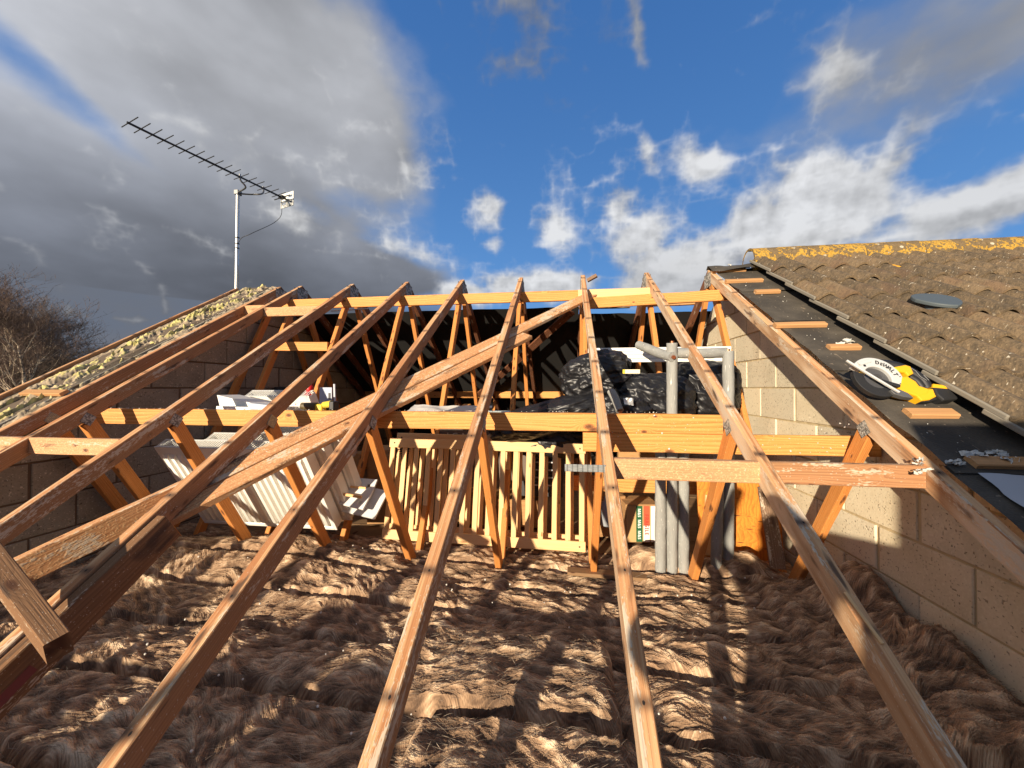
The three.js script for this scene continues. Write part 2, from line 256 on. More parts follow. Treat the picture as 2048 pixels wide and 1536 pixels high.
// a member in the plane of a truss: p and q are (d, y) pairs of its two long edges
function member(x, w, up0, up1, lo1, lo0, o) {
  const c = (p, s) => V(x + s * w / 2, p[1], p[0]);
  return timber([c(up0, -1), c(up0, 1), c(lo0, 1), c(lo0, -1)], [c(up1, -1), c(up1, 1), c(lo1, 1), c(lo1, -1)], o);
}
function strut(x, w, a, b, h, o) { const dx = b[0] - a[0], dy = b[1] - a[1], l = Math.hypot(dx, dy), nx = -dy / l * h / 2, ny = dx / l * h / 2; return member(x, w, [a[0] + nx, a[1] + ny], [b[0] + nx, b[1] + ny], [b[0] - nx, b[1] - ny], [a[0] - nx, a[1] - ny], o); }
const plate = (x, d, y, w, h, turn, side) => { const g = box(0.002, h, w, 0, 0, 0, 0.0006); g.rotateX(turn); return g.translate(x + side * (TW / 2 + 0.0012), y, -d); };
TX.forEach((x, i) => {
  const t = thing('roof_truss', TLABEL[i], 'roof truss', V(x, CEIL, RIDGE_D), 'stripped roof trusses in a row');
  const drop = TH * SL, rm = i > 5 ? M.rafter[3 + i % 2] : M.rafter[i % 3], w = TW;
  for (const s of [1, -1]) {                            // front and rear rafters, cut upright at the ridge
    const D = (k) => RIDGE_D - s * k, end = HALF + 0.3;
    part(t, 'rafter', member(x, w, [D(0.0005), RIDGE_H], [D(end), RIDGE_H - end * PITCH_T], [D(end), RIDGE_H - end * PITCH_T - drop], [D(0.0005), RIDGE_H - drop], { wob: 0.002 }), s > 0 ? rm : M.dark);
  }
  for (const s of [1, -1]) {
    const D = (k) => RIDGE_D - s * k, wm = M.web[(i + (s > 0 ? 0 : 1)) % 2];
    const midY = RIDGE_H - MID * PITCH_T - drop - 0.005;
    part(t, 'long_web', strut(x, w - 0.004, [D(0.045), RIDGE_H - drop - 0.03], [D(FOOT - 0.05), CEIL + 0.08], WHT), wm);
    part(t, 'short_web', strut(x, w - 0.004, [D(MID - 0.02), midY], [D(FOOT + 0.03), CEIL + 0.08], WHT + 0.006), wm);
    if (s > 0) for (const e of [-1, 1]) {
      part(t, 'nail_plate', plate(x, D(MID - 0.01), midY + 0.02, 0.06, 0.062, -0.57, e), i % 3 ? M.plateCrust : M.galv);
      part(t, 'nail_plate', plate(x, D(FOOT), CEIL + 0.09, 0.14, 0.09, 0, e), M.galv);
    }
  }
  for (const e of [-1, 1]) part(t, 'nail_plate', plate(x, RIDGE_D, RIDGE_H - 0.10, 0.16, 0.13, 0, e), M.plateCrust);
  part(t, 'ceiling_tie', bar(V(x, CEIL + 0.045, RIDGE_D - HALF), V(x, CEIL + 0.045, RIDGE_D + HALF), w, 0.08), M.web[0]);
});

// ------------------------------------------------------------------ longitudinal boards, braces and noggings
const H = (x0, y0, d0, x1, y1, d1, w, h, o) => bar(V(x0, y0, d0), V(x1, y1, d1), w, h, new THREE.Vector3(0, 1, 0), o);
solo('ridge_board', H(-2.98, 0.868, 3.65, 0.27, 0.868, 3.65, 0.03, 0.098), M.binder, 'long pale orange board under the truss peaks, left and middle', 'board');
solo('ridge_board', H(0.13, 0.862, 3.6, 0.80, 0.862, 3.6, 0.03, 0.085), M.pine, 'short yellow board just below the peaks, above another board', 'board');
solo('ridge_board', H(0.215, 0.772, 3.56, 1.44, 0.812, 3.57, 0.03, 0.095), M.binder, 'orange board below the peaks ending at the right block wall', 'board');
solo('binder_board', H(-3.14, -0.182, 2.135, 0.66, -0.186, 2.135, 0.034, 0.098), M.binder, 'long orange timber level behind the short webs, across left and middle', 'board');
solo('binder_board', H(0.62 - 0.44, -0.186, 2.098, 0.80, -0.186, 2.098, 0.03, 0.098), M.binder, 'upper of two stacked orange timbers in front of the black sheeting', 'board');
solo('binder_board', H(0.10, -0.288, 2.102, 1.52, -0.284, 2.102, 0.03, 0.1), M.binder, 'lower of two stacked orange timbers reaching the right block wall', 'board');
solo('binder_board', H(-3.15, -0.1, 5.66, 1.5, -0.1, 5.66, 0.034, 0.098), M.binder, 'orange timber far back in the dark loft, shadow striped', 'board');
solo('binder_board', H(-2.815, 0.41, 3.44, -2.256, 0.4, 3.44, 0.03, 0.085), M.binder, 'short orange timber between two webs at the upper left', 'board');
solo('storage_rail', H(0.02, -0.72, 2.98, 1.45, -0.72, 2.98, 0.03, 0.115), M.binder, 'orange rail behind the grey pipes, above the taped carton', 'board');
const nog = [[6, 7, 1.655, 'pale nogging between two rafters in front of the pipes'], [7, 8, 1.655, 'reddish nogging meeting the rafter beside the black felt'], [1, 2, 1.70, 'pale nogging between two rafters at the left edge'], [0, 1, 1.70, 'short nogging stub in the narrow bay at far left'], [0, 1, 3.36, 'short nogging stub high up beside the crumbled gable'], [1, 2, 3.30, 'pale nogging high up between two rafters at left']];
for (const [a, b, d, l] of nog) solo('nogging', H(TX[a] + TW / 2 + 0.001, roofY(d) - 0.052, d, TX[b] - TW / 2 - 0.001, roofY(d) - 0.052, d, 0.036, 0.085), a === 7 ? M.rafter[0] : M.nog, l, 'nogging');
{ // diagonal boards fixed under the rafters
  const under = (x, d, o) => V(x, roofY(d) - TH * SL - 0.018 - o, d);
  solo('diagonal_brace', bar(under(0.33, 3.70, 0), under(-1.67, 1.57, 0), 0.118, 0.026, NRM), M.brace, 'long sawdust-covered board running diagonally down across the trusses', 'brace');
  solo('diagonal_brace', (() => { const p = under(0.33, 3.70, 0), q = under(-2.25, 0.95, 0), off = q.clone().sub(p).normalize().cross(NRM).normalize(); if (off.x < 0) off.negate(); off.multiplyScalar(1.045).addScaledVector(NRM, -0.05); return bar(p.clone().lerp(q, 0.27).addScaledVector(off, 0.112), p.clone().lerp(q, 0.825).addScaledVector(off, 0.112), 0.10, 0.03, NRM); })(), M.brace, 'shorter board lying along the lower edge of the long diagonal', 'brace');
  solo('edge_board', bar(under(-1.615, 1.615, -0.005), under(-2.30, 0.90, -0.005), 0.034, 0.11, new THREE.Vector3(0.1, 1, 0.25)), M.brace, 'board on edge in the shade at the lower left, its top edge sunlit', 'board');
  const back = (x, d) => V(x, roofY(d) - TH * SL - 0.02, d);
  solo('diagonal_brace', bar(back(0.08, 4.12), back(-1.25, 5.55), 0.09, 0.026, new THREE.Vector3(0, 1, -0.64)), M.dark, 'dark stained diagonal board at the back, under the black felt', 'brace');
  const sl = 1.36;
  solo('splice_board', bar(V(TX[3] + 0.044, roofY(1.36) - 0.085, 1.36), V(TX[3] + 0.044, roofY(0.30) - 0.085, 0.30), 0.04, 0.12, NRM), M.plankDark, 'dark board doubling a rafter at the lower left corner', 'board');
  solo('red_mark', bar(V(TX[3] + 0.0655, roofY(0.95) - 0.095, 0.95), V(TX[3] + 0.0655, roofY(0.5) - 0.12, 0.5), 0.0016, 0.03, NRM), flat(0.22, 0.055, 0.045, 0.9), 'faded red paint stroke on the dark board, lower left', 'paint mark');
  solo('timber_offcut', bar(at(118, 1296, 0.90), at(-60, 1060, 1.02), 0.052, 0.085, new THREE.Vector3(0.3, 1, 0.35)), M.plankDark, 'stubby weathered timber sticking out at the lower left edge', 'timber');
  solo('timber_offcut', bar(V(0.215, 0.995, 3.62), V(0.30, 1.035, 3.60), 0.04, 0.03), M.old, 'small broken timber end poking over the ridge board', 'timber');
  solo('wall_plate_lath', bar(V(-3.42, roofY(2.02) + 0.02, 2.02), V(-3.11, roofY(2.02) + 0.018, 2.02), 0.05, 0.022, NRM), M.batten, 'orange batten scrap lying on the gable top at left', 'batten');
  solo('white_lath', bar(at(662, 622, 3.9), at(736, 617, 3.9), 0.012, 0.012), flat(0.62, 0.62, 0.6), 'thin white lath beneath the ridge board at left', 'lath');
  solo('metal_strap', box(0.165, 0.03, 0.003, 0, 0, 0, 0.001).applyMatrix4(new THREE.Matrix4().makeTranslation(0.085, -0.327, -1.60)), M.galv, 'perforated galvanised strap jutting from a rafter near the slatted panels', 'strap');
  solo('splinter', bar(onRoof(1690, 1185, 0.003).add(new THREE.Vector3(0.0, 0, 0)), onRoof(1765, 1288, 0.003), 0.008, 0.006, NRM), M.pine, 'pale split sliver along the rafter right of the pipes', 'splinter');
}

// ------------------------------------------------------------------ block walls
function clip(poly, a, b, c) {                            // keep a*x + b*y <= c
  const out = [];
  poly.forEach((p, i) => { const q = poly[(i + 1) % poly.length], fp = a * p[0] + b * p[1] - c, fq = a * q[0] + b * q[1] - c; if (fp <= 0) out.push(p); if (fp * fq < 0) { const t = fp / (fp - fq); out.push([p[0] + (q[0] - p[0]) * t, p[1] + (q[1] - p[1]) * t]); } });
  return out;
}
function area(p) { let s = 0; p.forEach((a, i) => { const b = p[(i + 1) % p.length]; s += a[0] * b[1] - b[0] * a[1]; }); return s / 2; }
function inset(poly, k) { const cx = poly.reduce((s, p) => s + p[0], 0) / poly.length, cy = poly.reduce((s, p) => s + p[1], 0) / poly.length; return poly.map(([x, y]) => { const l = Math.hypot(x - cx, y - cy) || 1, m = Math.max(0, l - k * 1.3) / l; return [cx + (x - cx) * m, cy + (y - cy) * m]; }); }
// a block lying in the wall's plane: its face at x = face looks along sign
function blockGeo(poly, face, sign, thick, ch, dx) {
  if (area(poly) < 0) poly.reverse();
  const inn = inset(poly, ch), pos = [], uv = [], P = (p, x) => [x, p[1], -p[0]];
  const put = (a, b, c, out) => { const A = new THREE.Vector3(...a), B = new THREE.Vector3(...b), C = new THREE.Vector3(...c); if (B.clone().sub(A).cross(C.clone().sub(A)).dot(out) < 0) [b, c] = [c, b]; for (const q of [a, b, c]) { pos.push(...q); uv.push(-q[2] * 0.8 + dx, q[1] * 0.8 + dx * 3); } };
  const f = face + sign * 0, e = face - sign * ch, k = face - sign * thick, front = new THREE.Vector3(sign, 0, 0);
  for (let i = 1; i < inn.length - 1; i++) put(P(inn[0], f), P(inn[i], f), P(inn[i + 1], f), front);
  const cx = poly.reduce((s, p) => s + p[0], 0) / poly.length, cy = poly.reduce((s, p) => s + p[1], 0) / poly.length;
  poly.forEach((p, i) => { const j = (i + 1) % poly.length, q = poly[j], o = new THREE.Vector3(0, (p[1] + q[1]) / 2 - cy, -((p[0] + q[0]) / 2 - cx)), o2 = o.clone().add(front.clone().multiplyScalar(0.05)); put(P(inn[i], f), P(inn[j], f), P(q, e), o2); put(P(inn[i], f), P(q, e), P(p, e), o2); put(P(p, e), P(q, e), P(q, k), o); put(P(p, e), P(q, k), P(p, k), o); });
  const g = new THREE.BufferGeometry(); g.setAttribute('position', new THREE.Float32BufferAttribute(pos, 3)); g.setAttribute('uv', new THREE.Float32BufferAttribute(uv, 2)); g.computeVertexNormals(); return g;
}
function blockMat(seed, base, dk, pit) {
  const n = 1024, f = (x, y) => fb(x / n * 7, y / n * 7, seed, 4, 7, 7), g = (x, y) => vn(x / n * 190, y / n * 190, seed + 1, 190, 190), s = (x, y) => vn(x / n * 90, y / n * 90, seed + 2, 90, 90);
  return std({ map: tex(n, n, (x, y) => { const a = f(x, y), b = g(x, y), c = s(x, y); let q = mix3(base, dk, clamp((a - 0.35) * 1.5 + (b - 0.5) * 0.4)); if (b > 0.9 || c > 0.955) q = mix3(q, pit, 0.75); if (b < 0.1) q = mix3(q, [235, 222, 196], 0.5); return q; }),
    bumpMap: grey(n, n, (x, y) => { const b = g(x, y), c = s(x, y); return 150 + 60 * (f(x, y) - 0.5) - (b > 0.88 ? 110 : 0) - (c > 0.93 ? 120 : 0) + 40 * b; }), bumpScale: 0.004, roughness: 0.95 });
}
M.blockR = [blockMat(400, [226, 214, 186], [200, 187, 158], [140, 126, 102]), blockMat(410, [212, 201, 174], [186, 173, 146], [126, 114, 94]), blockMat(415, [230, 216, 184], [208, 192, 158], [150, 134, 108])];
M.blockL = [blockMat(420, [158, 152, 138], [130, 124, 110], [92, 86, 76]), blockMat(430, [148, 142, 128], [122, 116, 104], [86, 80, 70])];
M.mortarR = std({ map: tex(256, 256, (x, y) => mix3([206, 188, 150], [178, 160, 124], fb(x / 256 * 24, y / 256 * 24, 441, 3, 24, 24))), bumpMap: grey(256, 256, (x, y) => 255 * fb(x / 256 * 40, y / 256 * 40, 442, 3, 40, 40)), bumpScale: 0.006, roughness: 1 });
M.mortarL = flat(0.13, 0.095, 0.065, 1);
function wall(name, label, x, sign, mats, mortar, thick, top, seed, d1) {
  const rnd = rng(seed), t = thing(name, label, 'wall', V(x, CEIL, RIDGE_D)), d0 = RIDGE_D - HALF - 0.1, y0 = CEIL - 0.05;
  const under = (poly) => clip(clip(poly, -PITCH_T, 1, RIDGE_H - PITCH_T * RIDGE_D - top), PITCH_T, 1, RIDGE_H + PITCH_T * RIDGE_D - top);
  part(t, 'mortar', blockGeo(under([[d0, y0 - 0.3], [d1, y0 - 0.3], [d1, 1.2], [d0, 1.2]]), x - sign * 0.006, sign, thick, 0.002, 0), mortar);
  for (let row = 0; row < 12; row++) for (let c = -1; c < 20; c++) {
    const y = y0 + row * 0.225, a = d0 + (c + (row % 2) * 0.5) * 0.45 + (rnd() - 0.5) * 0.012, j = 0.0042 + rnd() * 0.003;
    let p = under([[Math.max(d0, a + j), y + j], [Math.min(d1, a + 0.45 - j), y + j + (rnd() - 0.5) * 0.004], [Math.min(d1, a + 0.45 - j), y + 0.225 - j], [Math.max(d0, a + j), y + 0.225 - j]]);
    if (a + 0.45 < d0 + 0.05 || a > d1 - 0.05 || p.length < 3 || Math.abs(area(p)) < 0.002) continue;
    part(t, 'block', blockGeo(p, x + sign * (rnd() * 0.005), sign, 0.09, 0.004, rnd() * 9), mats[Math.floor(rnd() * mats.length)]);
  }
  return t;
}
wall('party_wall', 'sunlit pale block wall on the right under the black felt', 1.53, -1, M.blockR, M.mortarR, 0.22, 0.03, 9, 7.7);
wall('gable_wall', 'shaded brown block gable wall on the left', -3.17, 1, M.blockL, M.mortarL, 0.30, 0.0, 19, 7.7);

// crumbled top of the gable: mortar, yellow foam and dust in the cavity between rafter and edge board
{
  const n = 900, m = 44, g = new THREE.PlaneGeometry(1, 1, m, n), p = g.attributes.position, col = [], uv = g.attributes.uv;
  for (let i = 0; i < p.count; i++) {
    const u = uv.getX(i), v = uv.getY(i), x = -3.56 + u * 0.455, d = RIDGE_D - 0.0 - v * 4.05;
    const a = fb(x * 9, d * 5, 501, 4), b = fb(x * 46, d * 38, 502, 4), c = fb(x * 14 + 9, d * 5 + 3, 503, 4), mid = Math.sin(Math.PI * clamp(u)), lump = sst(0.42, 0.68, a * 0.6 + c * 0.5) * mid;
    p.setXYZ(i, x, roofY(d) - 0.012 + 0.045 * lump + 0.06 * (b - 0.5) * (0.15 + mid) - 0.12 * sst(0.60, 0.66, c) * mid - 0.06 * sst(0.72, 0.8, u) * (u < 0.9 ? 1 : 0) * 0, -d);
    const yel = sst(0.50, 0.58, c + 0.35 * (b - 0.5)) * sst(0.3, 0.7, mid), k = b > 0.62 ? 1.1 : b < 0.38 ? 0.4 : 0.8;  // colour darkened in pits and paled on high grains, following the relief
    const q = mix3([0.42, 0.33, 0.22], [0.62, 0.54, 0.20], yel); col.push(q[0] * k, q[1] * k, q[2] * k);
  }
  g.setAttribute('color', new THREE.Float32BufferAttribute(col, 3)); g.deleteAttribute('uv'); g.computeVertexNormals();
  tag(part(scene, numbered('crumbled_mortar'), g, std({ vertexColors: true, roughness: 1 })), 'crumbled mortar and yellow foam along the top of the left gable', 'mortar', null, 'stuff');
  solo('barge_board', bar(V(-3.575, roofY(RIDGE_D) - 0.07, RIDGE_D), V(-3.575, roofY(-0.3) - 0.07, -0.3), 0.025, 0.15, NRM), M.rafter[1], 'reddish edge board along the outer side of the left gable', 'board');
  solo('barge_board', bar(V(-3.575, roofY(RIDGE_D) - 0.055, RIDGE_D + 0.002), V(-3.575, roofY(7.9) - 0.055, 7.9), 0.025, 0.15, new THREE.Vector3(0, 1, -PITCH_T)), M.rafter[2], 'edge board going down the rear side of the left gable', 'board');
}

// ------------------------------------------------------------------ neighbouring roof on the right
M.felt = std({ map: tex(512, 512, (x, y) => { const a = fb(x / 512 * 8, y / 512 * 8, 601, 4, 8, 8), b = vn(x / 512 * 256, y / 512 * 256, 602, 256, 256), c = vn(x / 512 * 110, y / 512 * 50, 603, 110, 50); let q = mix3([62, 57, 50], [98, 90, 78], clamp((a - 0.3) * 1.6 + (b - 0.5) * 0.25)); if (c > 0.93) q = mix3(q, [140, 124, 104], 0.7); return q; }), bumpMap: grey(512, 512, (x, y) => 255 * (fb(x / 512 * 16, y / 512 * 16, 604, 4, 16, 16) * 0.7 + 0.3 * vn(x / 512 * 200, y / 512 * 200, 605, 200, 200))), bumpScale: 0.004, roughness: 0.95 });
M.feltBack = flat(0.012, 0.011, 0.010, 0.95);
// a sheet over the roof plane, wavy, with a ragged left edge; front side of the ridge (s = 1) or behind it
function sheet(x0, x1, dTop, dLow, off, { nx = 40, ny = 16, amp = 0.006, rag = 0, seed = 1, lip = 0.006, s = 1, thick = 0.003, side = 1 } = {}) {
  const g = new THREE.PlaneGeometry(1, 1, nx, ny), p = g.attributes.position, uv = g.attributes.uv;
  const f = (i, low) => { const u = uv.getX(i), v = uv.getY(i), d = mix(dLow, dTop, v), rg = rag * (fb(d * 7, seed, 611, 4) - 0.5) * 2, x = mix(x0 + rg, x1, u), k = off + amp * (fb(x * 5, d * 6, 612 + seed, 3) - 0.5) * 2 + lip * (1 - v) + (v < 0.001 ? 0.004 * (vn(x * 9, seed, 613) - 0.5) : 0) - low; const b = V(x, roofY(d), d); return b.add(new THREE.Vector3(0, 1 / SL, s * PITCH_T / SL).multiplyScalar(k)); };
  for (let i = 0; i < p.count; i++) { const q = f(i, 0); p.setXYZ(i, q.x, q.y, q.z); }
  for (let i = 0; i < uv.count; i++) uv.setXY(i, p.getX(i) * 0.9, (p.getZ(i)) * 1.1);
  g.computeVertexNormals(); return g;
}
{
  const felt = thing('roofing_felt', 'black roofing felt strip beside the tiled roof, right of the wall', 'roofing felt', V(1.4, roofY(1.5), 1.5));
  const laps = [3.80, 3.30, 2.80, 2.24, 1.62, 1.05, 0.45, -0.35];
  for (let i = 0; i < laps.length - 1; i++) part(felt, 'felt_sheet', sheet(1.395, 2.6, laps[i] + 0.02, laps[i + 1] - 0.02, 0.004 + 0.0005 * i, { nx: 36, ny: 22, amp: 0.007, rag: 0.016, seed: i + 3, lip: 0.007 }), M.felt);
  const fl = part(felt, 'felt_flap', sheet(1.33, 1.72, 3.87, 3.70, 0.035, { nx: 20, ny: 8, amp: 0.02, rag: 0.02, seed: 31, lip: 0.01 }), M.felt);
  // tiles: two rolls each, thick front edges, every one a little out of line
  const tileMat = [0, 1, 2].map((s) => std({ map: tex(512, 512, (x, y) => { const a = fb(x / 512 * 24, y / 512 * 24, 640 + s, 3, 24, 24), b = fb(x / 512 * 90, y / 512 * 90, 650 + s, 3, 90, 90), c = vn(x / 512 * 34, y / 512 * 70, 660 + s, 34, 70), e = vn(x / 512 * 150, y / 512 * 150, 670 + s, 150, 150); let q = mix3([126, 106, 80], [74, 64, 50], clamp((a - 0.3) * 0.9 + (b - 0.5) * 1.0 + [0.0, 0.2, 0.4][s])); q = mix3(q, [112, 78, 58], sst(0.6, 0.75, fb(x / 512 * 3, y / 512 * 3, 680 + s, 2, 3, 3)) * 0.25); if (c > 0.93) q = mix3(q, [212, 204, 184], sst(0.93, 0.96, c) * 0.85); if (e > 0.93) q = mix3(q, [176, 158, 120], 0.6); return q; }), bumpMap: grey(512, 512, (x, y) => 255 * (fb(x / 512 * 70, y / 512 * 70, 690 + s, 3, 70, 70))), bumpScale: 0.003, roughness: 0.95 }));
  const TLW = 0.30, TLL = 0.42, GA = 0.333;
  const prof = (u) => { const k = (u * 2) % 1; return 0.039 * Math.pow(Math.sin(Math.PI * clamp((k - 0.1) / 0.8)), 1.1); };
  function tileGeo() {
    const nu = 20, pos = [], nrm = [], uv = [], P = (u, v, low) => [u * TLW, prof(u) - low, v * TLL];  // v 0 at the head, 1 at the front edge
    const quad = (a, b, c, d, k) => { pos.push(...a, ...b, ...c, ...a, ...c, ...d); for (const q of [a, b, c, a, c, d]) uv.push(q[0] * 1.6, (q[2] + q[1]) * 1.6); };
    for (let i = 0; i < nu; i++) { const u0 = i / nu, u1 = (i + 1) / nu; for (let j = 0; j < 3; j++) { const v0 = j / 3, v1 = (j + 1) / 3; quad(P(u0, v0, 0), P(u0, v1, 0), P(u1, v1, 0), P(u1, v0, 0)); } quad(P(u0, 1, 0), P(u0, 1, 0.017), P(u1, 1, 0.017), P(u1, 1, 0)); quad(P(u0, 1, 0.017), P(u0, 0, 0.017), P(u1, 0, 0.017), P(u1, 1, 0.017)); }
    quad(P(0, 0, 0), P(0, 0, 0.017), P(0, 1, 0.017), P(0, 1, 0)); quad(P(1, 0, 0.017), P(1, 0, 0), P(1, 1, 0), P(1, 1, 0.017));
    const g = new THREE.BufferGeometry(); g.setAttribute('position', new THREE.Float32BufferAttribute(pos, 3)); g.setAttribute('uv', new THREE.Float32BufferAttribute(uv, 2)); return toCreasedNormals(g, 0.7);
  }
  const edgeGeo = box(0.013, 0.024, TLL - 0.01, -0.007, -0.006, TLL / 2, 0.006), edgeM = flat(0.24, 0.215, 0.17, 0.95);
  const base = tileGeo(), variants = [0, 1, 2, 3, 4].map(() => { const g = base.clone(), a = g.attributes.uv, ox = R(), oy = R(); for (let i = 0; i < a.count; i++) a.setXY(i, a.getX(i) + ox, a.getY(i) + oy); return g; });
  const roof = thing('tiled_roof', 'brown mossy double-roll tiled roof on the right with a lichened ridge', 'roof', V(1.7, roofY(3.8), 3.8));
  roof.updateWorldMatrix(true, true); const inv = roof.matrixWorld.clone().invert();
  const X0 = 1.70, rnd = rng(77);
  for (let row = 0; row < 14; row++) for (let c = 0; c < 13; c++) {
    const along = 0.10 + row * GA;                        // metres down the slope from the ridge to the tile's front edge
    const o = V(X0 + c * TLW + (rnd() - 0.5) * 0.012 + (row % 2) * 0.008, RIDGE_H, RIDGE_D).addScaledVector(UPS, -(along + GA - TLL) - (rnd() - 0.5) * 0.014).addScaledVector(NRM, 0.078 + (rnd() - 0.5) * 0.005);
    const tiltA = 0.068 + (rnd() - 0.5) * 0.012, ez = UPS.clone().negate().multiplyScalar(Math.cos(tiltA)).addScaledVector(NRM, Math.sin(tiltA) - 0.0), ex = new THREE.Vector3(1, (rnd() - 0.5) * 0.02, (rnd() - 0.5) * 0.02).normalize(), ey = ez.clone().cross(ex).normalize();
    const m = new THREE.Mesh(variants[Math.floor(rnd() * 5)], tileMat[Math.floor(rnd() * 3)]); m.name = 'tile'; m.castShadow = m.receiveShadow = true;
    m.applyMatrix4(inv.clone().multiply(frame(o, ex, ey, ex.clone().cross(ey)))); roof.add(m);
    if (c === 0) { const e = new THREE.Mesh(edgeGeo, edgeM); e.name = 'tile_edge'; e.castShadow = e.receiveShadow = true; m.add(e); }
  }
  // ridge tiles with yellow lichen
  const lich = std({ map: tex(1024, 512, (x, y) => { const u = x / 1024, v = y / 512, a = fb(u * 15, v * 9, 701, 5, 15, 9), b = fb(u * 70, v * 40, 702, 3, 70, 40), c = vn(u * 16, v * 9, 703, 16, 9), e = vn(u * 120, v * 70, 704, 120, 70); let q = mix3([124, 104, 74], [84, 72, 52], clamp(a + (b - 0.5))); const m = a * 0.75 + b * 0.5; if (m > 0.6) q = mix3(q, mix3([206, 168, 74], [150, 112, 40], clamp(e * 0.6 + b * 0.7 - 0.2)), sst(0.6, 0.66, m) * (b < 0.42 ? 0.35 : 1)); else if (c > 0.82) q = mix3(q, [206, 198, 176], sst(0.82, 0.86, c) * (0.5 + 0.5 * b)); if (e < 0.1) q = mix3(q, [50, 44, 32], 0.6); return q; }), bumpMap: grey(512, 256, (x, y) => 255 * fb(x / 512 * 40, y / 256 * 22, 705, 4, 40, 22)), bumpScale: 0.008, roughness: 0.95 });
  for (let i = 0; i < 9; i++) {
    const g = new THREE.CylinderGeometry(0.125, 0.128, 0.447, 26, 6, true, -Math.PI / 2 - 0.12, Math.PI + 0.24), g2 = new THREE.CylinderGeometry(0.107, 0.109, 0.447, 26, 1, true, -Math.PI / 2 - 0.12, Math.PI + 0.24), ring = (y) => { const r = new THREE.RingGeometry(0.107, 0.127, 26, 1, -0.12, Math.PI + 0.24); r.rotateX(Math.PI / 2); r.rotateY(0); return r.translate(0, y, 0); };
    const a = g.attributes.uv; for (let k = 0; k < a.count; k++) a.setXY(k, a.getY(k) * 0.5 + i * 0.371, a.getX(k) * 0.9);
    const whole = [g, g2]; for (const q of whole) { q.rotateZ(Math.PI / 2); }
    const rg = new THREE.RingGeometry(0.107, 0.127, 26, 1, -0.12, Math.PI + 0.24); rg.rotateY(-Math.PI / 2); rg.translate(-0.2235, 0, 0);
    const all = merge([g, g2, rg]); all.translate(0, 0, 0);
    all.applyMatrix4(new THREE.Matrix4().makeRotationX(0).setPosition(1.70 + 0.2235 + i * 0.452, RIDGE_H + 0.055 + (rnd() - 0.5) * 0.008, -RIDGE_D));
    part(roof, 'ridge_tile', all, lich);
  }
  part(roof, 'ridge_mortar', (() => { const g = new THREE.BoxGeometry(4.0, 0.10, 0.17, 60, 4, 6); g.translate(1.76 + 2.0, RIDGE_H + 0.02, -RIDGE_D); return g; })(), M.mortarR);
  // rear slope of the neighbouring roof
  part(roof, 'rear_slope', (() => { const g = sheet(1.66, 5.5, RIDGE_D + 0.05, 7.9, 0.06, { nx: 4, ny: 4, amp: 0, rag: 0, seed: 5, lip: 0, s: -1 }); return g; })(), tileMat[0]);
  solo('lichen_patch', (() => { const g = new THREE.IcosahedronGeometry(0.05, 3), p = g.attributes.position; for (let i = 0; i < p.count; i++) { const s = 0.7 + 0.7 * vn3(p.getX(i) * 50, p.getY(i) * 50, p.getZ(i) * 50, 9); p.setXYZ(i, p.getX(i) * s * 1.2, p.getY(i) * s * 0.16, p.getZ(i) * s * 0.8); } g.computeVertexNormals(); g.rotateX(Math.atan(PITCH_T)); const q = onRoof(1782, 532, 0.12); return g.translate(q.x, q.y, q.z); })(), flat(0.62, 0.32, 0.03, 1), 'orange lichen cushion on the tiles just below the ridge', 'lichen');
  // vent: flat grey rounded cowl
  const vp = onRoof(1876, 604, 0.168), vent = thing('roof_vent', 'flat grey plastic vent cowl standing on the tiled roof', 'vent', vp);
  const sh = new THREE.Shape(); sh.moveTo(-0.17, 0.02); sh.quadraticCurveTo(-0.16, 0.12, 0, 0.125); sh.quadraticCurveTo(0.16, 0.12, 0.17, 0.02); sh.quadraticCurveTo(0.14, -0.07, 0.02, -0.11); sh.quadraticCurveTo(-0.12, -0.09, -0.17, 0.02);
  const cg = new THREE.ExtrudeGeometry(sh, { depth: 0.014, bevelEnabled: true, bevelThickness: 0.008, bevelSize: 0.01, bevelSegments: 3, curveSegments: 20 }); cg.scale(0.62, 0.95, 0.8); cg.rotateX(-Math.PI / 2); cg.rotateX(Math.atan(PITCH_T) - 0.05); cg.translate(vp.x, vp.y, vp.z);
  const ventM = flat(0.085, 0.105, 0.115, 0.55);
  part(vent, 'cowl', cg, ventM);
  part(vent, 'neck', new THREE.CylinderGeometry(0.05, 0.07, 0.075, 20).rotateX(Math.atan(PITCH_T)).translate(vp.x, vp.y - 0.035, vp.z - 0.0), ventM);
  // battens sawn off along the strip
  const B = [[1424, 1493, 542, 1.0], [1451, 1527, 563, 1.0], [1510, 1560, 584, 1.0], [1549, 1652, 651, 1.0], [1656, 1718, 695, 1.0], [1813, 1906, 827, 1.2], [1940, 2075, 925, 1.2]];
  const ord = ['uppermost', 'second', 'third', 'fourth', 'fifth', 'sixth', 'lowest'], ex2 = ['touching the ridge flap', 'below the uppermost one', 'a short one with sawn ends', 'a long thin one halfway up', 'a short one above the saw', 'lying right under the saw battery', 'torn membrane at its end'];
  B.forEach(([a, b, y, k], i) => { const p = onRoof(a, y, 0.022), q = onRoof(b, y - (b - a) * 0.012, 0.022); q.z = p.z; q.y = p.y; solo('batten', bar(p, q, 0.044 * k, 0.028, NRM, { ch: 0.004 }), M.batten, `${ord[i]} sawn batten on the black felt strip, ${ex2[i]}`, 'batten', 'sawn battens on the felt strip'); });
